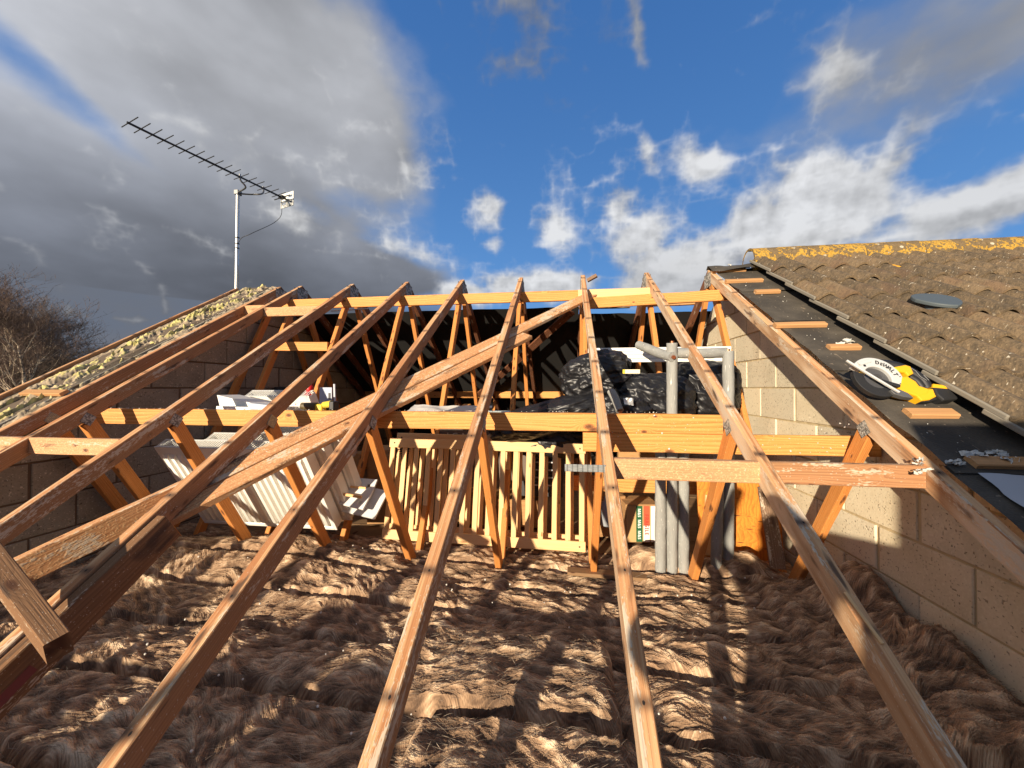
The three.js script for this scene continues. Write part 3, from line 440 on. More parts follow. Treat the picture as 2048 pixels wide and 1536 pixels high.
  { const p = onRoof(1985, 958, 0.03), g = sheet(p.x - 0.03, p.x + 0.35, -p.z + 0.04, -p.z - 0.16, 0.02, { nx: 10, ny: 10, amp: 0.02, rag: 0.04, seed: 12, lip: 0.02 }); solo('membrane_scrap', g, flat(0.42, 0.43, 0.45, 0.7), 'grey scrap of membrane at the right edge of the felt', 'membrane'); }
  const torn = []; for (const [px, py, s] of [[1690, 685, 0.035], [1955, 912, 0.05], [1990, 907, 0.04], [1915, 925, 0.03], [1838, 922, 0.022], [1846, 940, 0.02], [1470, 535, 0.02], [2020, 918, 0.05]]) for (let i = 0; i < 5; i++) { const p = onRoof(px + rr(-14, 14), py + rr(-6, 6), 0.03), g = new THREE.PlaneGeometry(s * rr(0.5, 1.5), s * rr(0.2, 0.7), 5, 3), a = g.attributes.position; for (let k = 0; k < a.count; k++) a.setZ(k, 0.02 * (vn(k * 0.7, i + px) - 0.5)); g.rotateX(rr(-1.8, -0.3)); g.rotateY(rr(-1, 1)); g.computeVertexNormals(); torn.push(g.translate(p.x, p.y, p.z)); }
  tag(part(scene, numbered('torn_membrane'), merge(torn), flat(0.58, 0.56, 0.5, 0.8)), 'white torn membrane shreds along the black felt strip', 'membrane', null, 'stuff');
}
// rear slope of the stripped roof: felt still on, open along the ridge; battens above it
{
  const felt = thing('rear_felt', 'black felt still covering the rear slope, seen from inside', 'roofing felt', V(-0.8, roofY(5.5), 5.5));
  part(felt, 'felt_sheet', [sheet(-3.2, 0.16, 4.20, 7.95, 0.004, { nx: 60, ny: 20, amp: 0.012, seed: 41, lip: 0, s: -1 }), sheet(0.16, 1.56, 4.30, 7.95, 0.004, { nx: 30, ny: 20, amp: 0.012, seed: 42, lip: 0, s: -1 })], M.feltBack);
  part(felt, 'felt_sheet', sheet(-3.2, 1.56, 4.36, 7.95, 0.03, { nx: 10, ny: 10, amp: 0.004, seed: 43, lip: 0, s: -1 }), M.feltBack);
  const b1 = roofY(4.22) + 0.012;
  solo('rear_batten', H(0.1, b1, 4.25, 0.70, b1, 4.25, 0.05, 0.025), M.old, 'greyish batten just behind the peaks between two right trusses', 'batten');
  solo('rear_batten', H(0.80, b1, 4.22, 1.40, b1 + 0.01, 4.22, 0.05, 0.025), M.batten, 'yellow batten behind the rightmost two peaks', 'batten');
}

// ------------------------------------------------------------------ floor of the loft
tag(part(scene, 'ceiling', new THREE.BoxGeometry(4.66, 0.02, 7.6).translate(-0.82, CEIL - 0.012, -RIDGE_D), flat(0.3, 0.25, 0.2, 0.95)), 'plasterboard ceiling under the insulation', null, null, 'structure');
{
  const t = thing('loft_deck', 'dusty boards at the back of the loft under the stored things', 'floor', V(-0.8, CEIL, 4)); t.userData.kind = 'structure'; delete t.userData.category;
  for (let i = 0; i < 8; i++) part(t, 'plank', H(-3.15, CEIL + 0.115, 2.96 + i * 0.31, 1.5, CEIL + 0.115, 2.96 + i * 0.31, 0.3, 0.02), M.plank);
  solo('floor_plank', H(0.02, -1.155, 2.47, 0.50, -1.16, 2.46, 0.08, 0.02), M.plank, 'dusty plank lying on the insulation before the pipes', 'plank');
}

// ------------------------------------------------------------------ mineral wool between the joists
const bumpAt = (x, d, cx, cd, sx, sd, h) => h * Math.exp(-(((x - cx) / sx) ** 2) - ((d - cd) / sd) ** 2);
function woolBase(x, d) {
  let y = -1.165 + 0.05 * (fb(x * 1.6, d * 2.2, 801, 3) - 0.5);
  y += bumpAt(x, d, -2.0, 2.42, 0.75, 0.26, 0.12) + bumpAt(x, d, -2.9, 2.2, 0.5, 0.6, 0.05);
  y += bumpAt(x, d, 1.56, 2.16, 0.20, 0.24, 0.30) + bumpAt(x, d, 1.56, 1.70, 0.24, 0.22, 0.22) + bumpAt(x, d, 1.5, 1.25, 0.3, 0.3, 0.10);
  y += bumpAt(x, d, 1.12, 2.62, 0.18, 0.13, 0.14) + bumpAt(x, d, 0.52, 2.66, 0.14, 0.10, 0.10);
  return y;
}
// combed fibres: noise drawn out along a swirling flow, once for tufts and once for single fibres; the same picture gives colour and relief
const WN = 1024, WM = 1.25, licTuft = new Float32Array(WN * WN), licFibre = new Float32Array(WN * WN);
{
  const A = new Float32Array(WN * WN), n1 = new Float32Array(WN * WN), n2 = new Float32Array(WN * WN);
  for (let y = 0; y < WN; y++) for (let x = 0; x < WN; x++) { const u = x / WN, v = y / WN, o = y * WN + x; A[o] = (fb(u * 4, v * 4, 811, 3, 4, 4) - 0.5) * 2.2 + (fb(u * 13, v * 13, 812, 2, 13, 13) - 0.5) * 2.6; n1[o] = fb(u * 46, v * 46, 813, 3, 46, 46); n2[o] = hash(x >> 1, y >> 1, 814); }
  const lic = (src, out, steps, st) => {
    for (let y = 0; y < WN; y++) for (let x = 0; x < WN; x++) {
      let v = 0, n = 0;
      for (const dir of [1, -1]) { let px = x + 0.5, py = y + 0.5; for (let k = 0; k < steps; k++) { const o = (Math.floor(py) & 1023) * WN + (Math.floor(px) & 1023); v += src[o]; n++; px += Math.cos(A[o]) * st * dir; py += Math.sin(A[o]) * st * dir; } }
      out[y * WN + x] = v / n;
    }
    let m = 0, q = 0; for (const v of out) m += v; m /= out.length; for (const v of out) q += (v - m) * (v - m); q = Math.sqrt(q / out.length); for (let i = 0; i < out.length; i++) out[i] = clamp(0.5 + (out[i] - m) / q * 0.21);
  };
  lic(n1, licTuft, 15, 1.9); lic(n2, licFibre, 10, 1.3);
}
function sampleLic(a, u, v) { u = (u - Math.floor(u)) * WN - 0.5; v = (v - Math.floor(v)) * WN - 0.5; const x = Math.floor(u), y = Math.floor(v), fx = u - x, fy = v - y, g = (i, j) => a[(j & 1023) * WN + (i & 1023)]; return mix(mix(g(x, y), g(x + 1, y), fx), mix(g(x, y + 1), g(x + 1, y + 1), fx), fy); }
const woolUV = (x, d, seed) => [(x + 0.05 * (fb(x * 2, d * 2, 818, 2) - 0.5)) / WM + seed * 0.371, (d + 0.05 * (fb(x * 2 + 9, d * 2, 819, 2) - 0.5)) / WM + seed * 0.613];
function woolFibre(x, d, k = 1, seed = 0) {
  const [u, v] = woolUV(x, d, seed), c = sampleLic(licTuft, u, v), f = sampleLic(licFibre, u, v), cl = fb(x * 3.2, d * 5, 815, 3);
  return [k * (0.060 * (cl - 0.5) + 0.022 * (c - 0.5) + 0.010 * (f - 0.5)), cl, c, f, u, v];
}
const woolTex = {
  map: tex(WN, WN, (x, y) => { const o = y * WN + x, c = licTuft[o], f = licFibre[o], k = clamp((c - 0.5) * 0.8 + (f - 0.5) * 0.55 + (fb(x / WN * 26, y / WN * 40, 861, 3, 26, 40) - 0.5) * 0.9 + 0.46); return k < 0.5 ? mix3([100, 80, 64], [165, 135, 107], k * 2) : mix3([165, 135, 107], [230, 206, 174], (k - 0.5) * 2); }),
  bumpMap: grey(WN, WN, (x, y) => 255 * clamp(0.5 * licTuft[y * WN + x] + 0.5 * licFibre[y * WN + x])), bumpScale: 0.009,
};
M.wool = std({ ...woolTex, roughness: 1, vertexColors: true });
M.strand = std({ color: new THREE.Color().setRGB(1, 1, 1), roughness: 1, vertexColors: false, side: THREE.DoubleSide });
// a strip of wool between two seams; q(x) gives its near and far edge, lift raises it
const strandGeo = [0, 1, 2].map((k) => {
  const n = 6, pos = [], idx = [], r = rng(900 + k), cx = (r() - 0.5) * 1.2, cy = r() * 0.5, w = 0.5;
  for (let i = 0; i <= n; i++) { const t = i / n, x = t - 0.5, y = cy * 4 * t * (1 - t) * 0.35 + 0.02 * Math.sin(t * 9 + k), z = cx * (t * t - 0.3) * 0.5 + 0.05 * Math.sin(t * 7 + k * 2), ww = w * (1 - Math.pow(Math.abs(2 * t - 1), 3)) + 0.05; pos.push(x, y, z - ww, x, y + 0.0, z + ww); if (i < n) { const o = i * 2; idx.push(o, o + 1, o + 3, o, o + 3, o + 2); } }
  return { pos, idx };
});
function woolStrip(name, label, x0, x1, near, far, { lift = 0, nx = 460, ny = 70, seed = 1, strands = 4500, endRound = 0.05, k = 1, thick = 0.125 } = {}) {
  const pos = [], col = [], uv = [], idx = [], rnd = rng(seed * 77 + 5), P = (x, d, u, v) => {
    const e = Math.min(v, 1 - v) * (far(x) - near(x)), ex = Math.min(x - x0, x1 - x), g = fb(x * 9, d * 9, 830 + seed, 3);
    const drop = thick * (1 - Math.pow(clamp(e / (0.016 + 0.022 * g)), 0.5)) + thick * (1 - Math.pow(clamp(ex / endRound), 0.5));
    const f = woolFibre(x, d, k * clamp(0.35 + e / 0.06), seed);
    return [woolBase(x, d) + lift + f[0] + 0.03 * (fb(x * 2.3, d * 4 + seed * 3, 831 + seed, 3) - 0.5) - drop, f, clamp(1 - drop / thick)];
  };
  for (let j = 0; j <= ny; j++) for (let i = 0; i <= nx; i++) {
    const u = i / nx, v = j / ny, x = mix(x0, x1, u), d = mix(near(x), far(x), v), [y, f] = P(x, d, u, v);
    pos.push(x, y, -d); uv.push(f[4], f[5]);
    const b = clamp(0.95 + (f[1] - 0.5) * 0.5, 0.7, 1.2), warm = fb(x * 2, d * 2, 840, 2); col.push(b, b * mix(0.93, 1.0, warm), b * mix(0.86, 0.98, warm));  // low clumps darker: crevice shade put into the vertex colour
    if (i < nx && j < ny) { const o = j * (nx + 1) + i; idx.push(o, o + 1, o + nx + 2, o, o + nx + 2, o + nx + 1); }
  }
  const g = new THREE.BufferGeometry(); g.setAttribute('position', new THREE.Float32BufferAttribute(pos, 3)); g.setAttribute('uv', new THREE.Float32BufferAttribute(uv, 2)); g.setAttribute('color', new THREE.Float32BufferAttribute(col, 3)); g.setIndex(idx); g.computeVertexNormals();
  const t = thing(name, label, 'insulation', V((x0 + x1) / 2, CEIL, (near((x0 + x1) / 2) + far((x0 + x1) / 2)) / 2));
  const o = new THREE.Mesh(g, M.wool); o.name = 'wool_quilt'; t.updateWorldMatrix(true, true); g.applyMatrix4(t.matrixWorld.clone().invert()); o.castShadow = o.receiveShadow = true; t.add(o);
  // loose strands standing off the surface
  const per = Math.floor(strands * 0.13), m4 = new THREE.Matrix4(), q = new THREE.Quaternion(), e = new THREE.Euler(), c = new THREE.Color();
  strandGeo.forEach((s, k) => {
    const sg = new THREE.BufferGeometry(); sg.setAttribute('position', new THREE.Float32BufferAttribute(s.pos, 3)); sg.setIndex(s.idx); sg.computeVertexNormals();
    const im = new THREE.InstancedMesh(sg, M.strand, per); im.name = 'loose_strands'; im.userData.kind = 'stuff'; im.castShadow = im.receiveShadow = true;
    for (let i = 0; i < per; i++) {
      const x = mix(x0 + 0.01, x1 - 0.01, rnd()), v = mix(0.03, 0.97, rnd()), d = mix(near(x), far(x), v), [y, f] = P(x, d, 0, v), L = 0.02 + 0.06 * rnd() * rnd() + (rnd() > 0.985 ? 0.05 : 0);
      const ang = (fb(f[4] * 4, f[5] * 4, 811, 3, 4, 4) - 0.5) * -2.2 + (rnd() - 0.5) * 0.8 + (rnd() > 0.9 ? (rnd() - 0.5) * 3 : 0);
      e.set((rnd() - 0.5) * 1.6, ang, (rnd() - 0.5) * 0.22); q.setFromEuler(e);
      const wdt = 0.0005 + 0.0008 * rnd();
      m4.compose(new THREE.Vector3(x, y + 0.003 + 0.006 * rnd(), -d).sub(t.position), q, new THREE.Vector3(L, L, wdt)); im.setMatrixAt(i, m4);
      const b = (0.18 + 0.30 * rnd() * rnd() + (rnd() > 0.97 ? 0.2 : 0)); c.setRGB(b * 1.0, b * 0.78, b * 0.57); im.setColorAt(i, c);
    }
    t.add(im);
  });
  return t;
}
{
  const seams = [0.50, 0.98, 1.34, 1.66, 1.98, 2.26, 2.52, 2.86];
  const wavy = (k) => (x) => seams[k] + 0.035 * (fb(x * 1.7, k * 9.1, 850, 3) - 0.5) * 2 + 0.02 * Math.sin(x * 1.3 + k) - 0.02 * x;
  const L = ['nearest brown wool strip, cut off by the bottom of the photo', 'second nearest brown wool strip, mostly behind the raised pads', 'brown wool strip third from the bottom, running wall to wall', 'brown wool strip in the middle of the floor, barred by shadows', 'brown wool strip fifth from the bottom, before the pipe ends', 'brown wool strip one short of the stored things', 'furthest brown wool strip at the feet of the webs'];
  for (let k = 0; k < 7; k++) woolStrip('insulation_strip', L[k], -3.16, 1.525, (x) => wavy(k)(x) + 0.007, (x) => wavy(k + 1)(x) - 0.007, { seed: k + 1, strands: [9000, 9000, 7500, 6500, 5500, 5000, 4500][k], ny: k < 3 ? 84 : 66, nx: 700 });
  const w2 = (a, s) => (x) => a + 0.03 * (fb(x * 4, s, 860, 3) - 0.5) * 2 - 0.03 * x;
  woolStrip('insulation_pad', 'raised square pad of brown wool in the sun, bottom centre', -0.66, 0.20, w2(1.30, 1), w2(1.73, 2), { lift: 0.085, seed: 12, nx: 150, ny: 84, strands: 3400, k: 1.1 });
  woolStrip('insulation_pad', 'raised wool pad nearest the camera, bottom centre under a rafter', -0.52, 0.215, w2(0.72, 3), w2(1.285, 4), { lift: 0.075, seed: 13, nx: 150, ny: 100, strands: 4200, k: 1.1 });
  woolStrip('insulation_heap', 'tangled heap of brown wool piled against the right wall', 1.02, 1.522, (x) => 1.42 - 0.1 * x, (x) => 2.42, { lift: 0.045, seed: 14, nx: 150, ny: 200, strands: 5200, k: 1.4, endRound: 0.1 });
  // pale crumbs on the wool
  const crumbs = []; for (let i = 0; i < 90; i++) { const x = rr(-2.4, 1.45), d = rr(0.9, 2.5), s = rr(0.0025, 0.006), g = new THREE.IcosahedronGeometry(s, 0); g.translate(x, woolBase(x, d) + woolFibre(x, d)[0] + 0.02, -d); crumbs.push(g); }
  tag(part(scene, numbered('foam_crumbs'), merge(crumbs), flat(0.72, 0.68, 0.6, 0.9)), 'white foam crumbs scattered over the brown wool', 'debris', null, 'stuff');
}

// ------------------------------------------------------------------ stored things
const white = flat(0.86, 0.84, 0.77, 0.5), whiteBoard = flat(0.66, 0.66, 0.64, 0.6), cardM = std({ map: tex(256, 256, (x, y) => mix3([188, 146, 98], [164, 122, 78], clamp(fb(x / 256 * 6, y / 256 * 30, 901, 3, 6, 30) * 1.2 - 0.1))), roughness: 0.9 }), blackM = flat(0.012, 0.012, 0.013, 0.5);
// a canvas print, kept to flat lettering
function print(w, h, draw) { const c = document.createElement('canvas'); c.width = w; c.height = h; const g = c.getContext('2d'); draw(g, w, h); const t = new THREE.CanvasTexture(c); t.colorSpace = THREE.SRGBColorSpace; return std({ map: t, roughness: 0.8 }); }

// panel radiators propped against the slanting webs
function radiator(label, xa, xb, d0, y0, height, offset, ribs = true) {
  const dir = new THREE.Vector3(0, 1.12, 0.66).normalize(), ex = new THREE.Vector3(1, 0, 0), ez = ex.clone().cross(dir).normalize();      // ez looks out to the camera
  const o = V((xa + xb) / 2, y0, d0).addScaledVector(ez, -offset), t = thing('radiator', label, 'radiator', o, 'white panel radiators stored behind the webs'), L = xb - xa, m4 = frame(o, ex, dir, ez), P = (g) => (Array.isArray(g) ? merge(g) : g).applyMatrix4(m4);
  const n = Math.round(L / 0.054), sh = new THREE.Shape(), pts = [];
  for (let i = 0; i < n; i++) { const x = -L / 2 + 0.03 + (L - 0.06) * (i + 0.5) / n, s = (L - 0.06) / n / 2; pts.push([x - s, 0], [x - s * 0.72, 0], [x - s * 0.45, 0.016], [x + s * 0.45, 0.016], [x + s * 0.72, 0]); }
  const pos = [], idx = [], uv = []; pts.push([L / 2 - 0.03, 0]);
  pts.forEach(([x, z], i) => { for (const [y, k] of [[0.03, 0], [0.06, 1], [height - 0.09, 1], [height - 0.06, 0]]) { pos.push(x, y, z * k); uv.push(x, y); } if (i) for (let j = 0; j < 3; j++) { const a = (i - 1) * 4 + j; idx.push(a, a + 4, a + 5, a, a + 5, a + 1); } });
  const g = new THREE.BufferGeometry(); g.setAttribute('position', new THREE.Float32BufferAttribute(pos, 3)); g.setAttribute('uv', new THREE.Float32BufferAttribute(uv, 2)); g.setIndex(idx);
  part(t, 'front_panel', P([toCreasedNormals(g.toNonIndexed(), 0.5), box(L - 0.03, 0.06, 0.012, 0, height - 0.03, -0.002), box(L - 0.03, 0.03, 0.012, 0, 0.015, -0.002), box(0.03, height, 0.012, -L / 2 + 0.015, height / 2, -0.002), box(0.03, height, 0.012, L / 2 - 0.015, height / 2, -0.002)]), white);
  part(t, 'back_panel', P(box(L - 0.02, height, 0.012, 0, height / 2, -0.075)), white);
  for (const s of [-1, 1]) part(t, 'side_panel', P(box(0.006, height - 0.02, 0.078, s * (L / 2 - 0.006), height / 2, -0.04, 0.002)), white);
  const bars = [box(L - 0.02, 0.004, 0.012, 0, height, 0), box(L - 0.02, 0.004, 0.012, 0, height, -0.076)]; for (let i = 0; i <= Math.round(L / 0.02); i++) bars.push(new THREE.BoxGeometry(0.006, 0.003, 0.066).translate(-L / 2 + 0.015 + (L - 0.03) * i / Math.round(L / 0.02), height, -0.038));
  part(t, 'top_grille', P(bars), flat(0.58, 0.58, 0.55, 0.5));
  return t;
}
radiator('front white ribbed radiator, long, standing on the wool at left', -2.72, -1.63, 2.56, -1.06, 0.74, 0.06);
radiator('white radiator right behind the front ribbed one, its end showing', -2.45, -1.575, 2.58, -1.07, 0.74, 0.155);
radiator('third radiator of the stack, innermost, with only its end showing', -2.2, -1.53, 2.60, -1.07, 0.73, 0.245);
radiator('taller white radiator at the back, its blank top under the orange timber', -2.32, -1.80, 2.62, -0.93, 0.80, 0.36);

// two sides of a cot
function cotSide(label, xa, xb, d, y0, h, lean, yaw) {
  const o = V((xa + xb) / 2, y0, d), t = thing('cot_side', label, 'cot side', o, 'slatted cot sides'), L = xb - xa, up = new THREE.Vector3(0, Math.cos(lean), -Math.sin(lean)), ex = new THREE.Vector3(Math.cos(yaw), -0.012, Math.sin(yaw)).normalize(), ez = ex.clone().cross(up).normalize(), m4 = frame(o, ex, ez.clone().cross(ex), ez);
  const P = (g) => g.applyMatrix4(m4), B = (x0, y, x1, y1, w, hh) => bar(new THREE.Vector3(x0, y, 0), new THREE.Vector3(x1, y1, 0), w, hh, new THREE.Vector3(0, 0, 1));
  part(t, 'top_rail', P(bar(new THREE.Vector3(-L / 2, h - 0.035, 0), new THREE.Vector3(L / 2, h - 0.035, 0), 0.03, 0.07)), M.pine);
  part(t, 'bottom_rail', P(bar(new THREE.Vector3(-L / 2, 0.035, 0), new THREE.Vector3(L / 2, 0.035, 0), 0.03, 0.07)), M.pine);
  const n = 16; for (let i = 0; i < n; i++) { const x = -L / 2 + 0.025 + (L - 0.05) * i / (n - 1); part(t, 'slat', P(B(x, 0.068, x, h - 0.068, 0.036, 0.016)), M.pine); }
  for (const s of [-1, 1]) for (const y of [0.035, h - 0.035]) part(t, 'bolt_hole', P(new THREE.CylinderGeometry(0.006, 0.006, 0.004, 12).rotateX(Math.PI / 2).translate(s * (L / 2 - 0.04), y, 0.0145)), flat(0.05, 0.035, 0.02));
  return t;
}
cotSide('front slatted pine cot side leaning behind the webs, in the sun', -1.35, 0.145, 2.74, -1.135, 0.745, 0.16, 0.0);
cotSide('rear slatted pine cot side standing just behind the front one', -1.335, 0.17, 2.83, -1.125, 0.765, 0.165, 0.0);

// white drilled flat-pack boards and pegs
function drilled(label, cx, cy, d, w, h, roll, tilt, holes) {
  const s = new THREE.Shape(); s.moveTo(-w / 2, -h / 2); s.lineTo(w / 2, -h / 2); s.lineTo(w / 2, h / 2); s.lineTo(-w / 2, h / 2);
  for (const [x, y] of holes) { const p = new THREE.Path(); p.absellipse(x, y, 0.017, 0.017, 0, Math.PI * 2, true); s.holes.push(p); }
  const g = new THREE.ExtrudeGeometry(s, { depth: 0.014, bevelEnabled: true, bevelSize: 0.0015, bevelThickness: 0.0015, bevelSegments: 1, curveSegments: 20 }); g.rotateZ(roll); g.rotateX(tilt); const p = at(cx, cy, d); g.translate(p.x, p.y, p.z);
  solo('shelf_board', g, whiteBoard, label, 'board', null);
}
drilled('lowest white board of the fanned drilled stack', 715, 1000, 2.72, 0.42, 0.22, -0.16, -0.75, []);
drilled('upper white board with one round hole near its right end', 700, 975, 2.76, 0.40, 0.15, -0.05, -0.7, [[0.15, 0.02]]);
drilled('white board with one round hole and a wooden peg, on top', 690, 990, 2.66, 0.40, 0.15, -0.17, -0.7, [[0.15, -0.03]]);
solo('wooden_peg', bar(at(672, 986, 2.60), at(723, 994, 2.60), 0.018, 0.02), M.pine, 'short pine peg lying on the drilled white boards', 'peg');
solo('wooden_peg', bar(at(690, 972, 2.68), at(732, 976, 2.68), 0.014, 0.014), M.pine, 'thin pine peg between the drilled white boards', 'peg');

// cartons
function carton(name, label, pos, w, h, l, yaw, mat = cardM, front) {
  const t = thing(name, label, 'box', pos), m4 = new THREE.Matrix4().makeRotationY(yaw).setPosition(pos), P = (g) => g.applyMatrix4(m4);
  part(t, 'carton', P(box(w, h, l, 0, h / 2, 0, 0.006)), mat);
  for (const s of [-1, 1]) part(t, 'flap', P(box(w - 0.004, 0.004, l / 2 - 0.004, 0, h + 0.002, s * l / 4, 0.001)), mat);
  if (front) front(t, P, w, h, l);
  return t;
}
carton('parcel_carton', 'small taped parcel carton with green tape behind the grey pipes', V(0.555, -1.135, 3.06), 0.245, 0.275, 0.24, 0.12, cardM, (t, P, w, h, l) => {
  const m = print(512, 576, (g, W, Hh) => {
    g.fillStyle = '#c9a06c'; g.fillRect(0, 0, W, Hh); g.fillStyle = '#1f5a36'; g.fillRect(W * 0.30, 0, W * 0.2, Hh); g.fillStyle = '#b5583a'; g.fillRect(W * 0.53, 0, W * 0.2, Hh * 0.55); g.fillStyle = '#efe8dc'; g.fillRect(W * 0.53, Hh * 0.55, W * 0.2, Hh * 0.45); g.fillStyle = '#eee9df'; g.fillRect(W * 0.76, 0, W * 0.16, Hh); g.fillStyle = '#2d6a44'; g.fillRect(W * 0.92, 0, W * 0.08, Hh);
    g.save(); g.translate(W * 0.40, Hh * 0.5); g.rotate(Math.PI / 2); g.fillStyle = '#e8efe6'; g.font = 'bold 66px sans-serif'; g.textAlign = 'center'; g.textBaseline = 'middle'; g.fillText('M&S  M&S  M&S', 0, 0); g.restore();
    g.save(); g.translate(W * 0.63, Hh * 0.52); g.rotate(Math.PI / 2); g.scale(1, 1); g.fillStyle = '#f2e6d6'; g.font = 'bold 84px sans-serif'; g.textAlign = 'center'; g.textBaseline = 'middle'; g.fillStyle = '#b8382a'; g.fillText('FRAGILE', 0, 0); g.restore();
  });
  part(t, 'tape_print', P(new THREE.PlaneGeometry(w - 0.012, h - 0.012).translate(0, h / 2, l / 2 + 0.002)), m);
});
carton('appliance_carton', 'wide grey-brown carton lettered in white behind the slatted panels', V(-0.62, -0.74, 3.28), 0.78, 0.46, 0.45, 0.0, flat(0.16, 0.125, 0.10, 0.85), (t, P, w, h, l) => {
  const m = print(1024, 300, (g, W, Hh) => { g.fillStyle = '#6f6258'; g.fillRect(0, 0, W, Hh); g.fillStyle = '#c9c2ba'; g.font = '118px sans-serif'; g.textBaseline = 'middle'; g.fillText('LG Na', 60, 150); g.fillText('Cell', 520, 150); });
  part(t, 'lettered_print', P(new THREE.PlaneGeometry(w - 0.02, 0.20).translate(0, h - 0.115, l / 2 + 0.002)), m);
});
carton('carton', 'plain brown carton low down left of the parcel carton', V(0.30, -1.14, 3.16), 0.28, 0.30, 0.26, 0.3);
carton('carton', 'tall brown carton in the shade left of the black ducting', V(-1.52, -1.15, 3.25), 0.34, 0.62, 0.3, 0.25);
carton('carton', 'pale carton standing behind the orange rail near the pipes', V(0.62, -0.74, 3.35), 0.34, 0.30, 0.3, -0.1);
carton('carton', 'long low carton behind the feet of the slatted panels', V(-0.6, -1.15, 3.35), 0.9, 0.22, 0.35, 0);
// coiled black ducting
{ const pts = []; for (let i = 0; i <= 5; i++) pts.push(V(-1.235 - 0.02 * i * 0.3, -1.1 + i * 0.135, 3.02)); const g = tube(pts, 0.10, 150, 22), p = g.attributes.position, n = g.attributes.normal; for (let i = 0; i < p.count; i++) { const k = Math.floor(i / 23), s = (k % 4 < 2 ? 0.007 : -0.007); p.setXYZ(i, p.getX(i) + n.getX(i) * s, p.getY(i), p.getZ(i) + n.getZ(i) * s); } g.computeVertexNormals(); solo('flexible_duct', g, flat(0.014, 0.014, 0.015, 0.5), 'black corrugated ducting standing left of the slatted panels', 'duct'); }
solo('louvred_unit', [box(0.34, 0.36, 0.16, 0.0, 0, 0), ...[0, 1, 2, 3, 4].map((i) => box(0.22, 0.022, 0.02, 0, -0.13 + i * 0.062, 0.088).rotateX(0))].map((g, i) => g.translate(at(1085, 945, 3.25).x, at(1085, 945, 3.25).y, -3.25)), flat(0.05, 0.052, 0.055, 0.4), 'dark louvred appliance behind the slatted panels at right', 'appliance');
solo('louvre_slats', [0, 1, 2, 3].map((i) => box(0.2, 0.012, 0.012, at(1085, 945, 3.15).x, at(1085, 945, 3.15).y - 0.1 + i * 0.062, -3.135)), flat(0.6, 0.62, 0.64, 0.4), 'four bright louvre slats behind the slatted panels', 'louvre');
solo('grey_bottle', (() => { const g = new THREE.LatheGeometry([[0.001, 0], [0.05, 0], [0.055, 0.01], [0.055, 0.14], [0.04, 0.17], [0.022, 0.185], [0.022, 0.21], [0.001, 0.215]].map(([a, b]) => new THREE.Vector2(a, b)), 24), p = at(1214, 1050, 2.95); return g.translate(p.x, p.y, p.z); })(), flat(0.28, 0.30, 0.32, 0.5), 'grey plastic container left of the parcel carton', 'container');

// orange board and planks at the right
{ const p = at(1478, 1045, 2.86); const g = box(0.53, 0.56, 0.02); g.rotateX(-0.12); g.rotateY(-0.03); g.translate(p.x, p.y, p.z); solo('orange_panel', g, std({ map: M.binder.map, color: new THREE.Color().setRGB(0.92, 0.72, 0.26), roughness: 0.55 }), 'smooth orange wooden panel leaning behind the right pair of pipes', 'panel'); }
solo('leaning_plank', bar(at(1556, 1138, 2.55), at(1530, 975, 2.75), 0.09, 0.02, new THREE.Vector3(0, 0, 1)), M.old, 'narrow greyish plank leaning at the foot of the right wall', 'plank');
solo('leaning_plank', bar(at(1416, 1110, 2.80), at(1418, 990, 2.86), 0.05, 0.02, new THREE.Vector3(0, 0, 1)), M.pine, 'narrow pale plank leaning left of the orange panel', 'plank');

// white slatted board
{ const p0 = at(1176, 711, 3.05), p1 = at(1462, 712, 3.05), t = thing('white_board', 'white three-grooved plastic board level behind the pipe bends', 'board', p0), dx = p1.x - p0.x; for (let i = 0; i < 4; i++) part(t, 'strip', box(dx, 0.0265, 0.018, p0.x + dx / 2, p0.y + 0.043 - i * 0.0285, -3.05, 0.003).translate(0, 0, 0), white); part(t, 'backing', box(dx, 0.11, 0.008, p0.x + dx / 2, p0.y, -3.062, 0.002), white); }

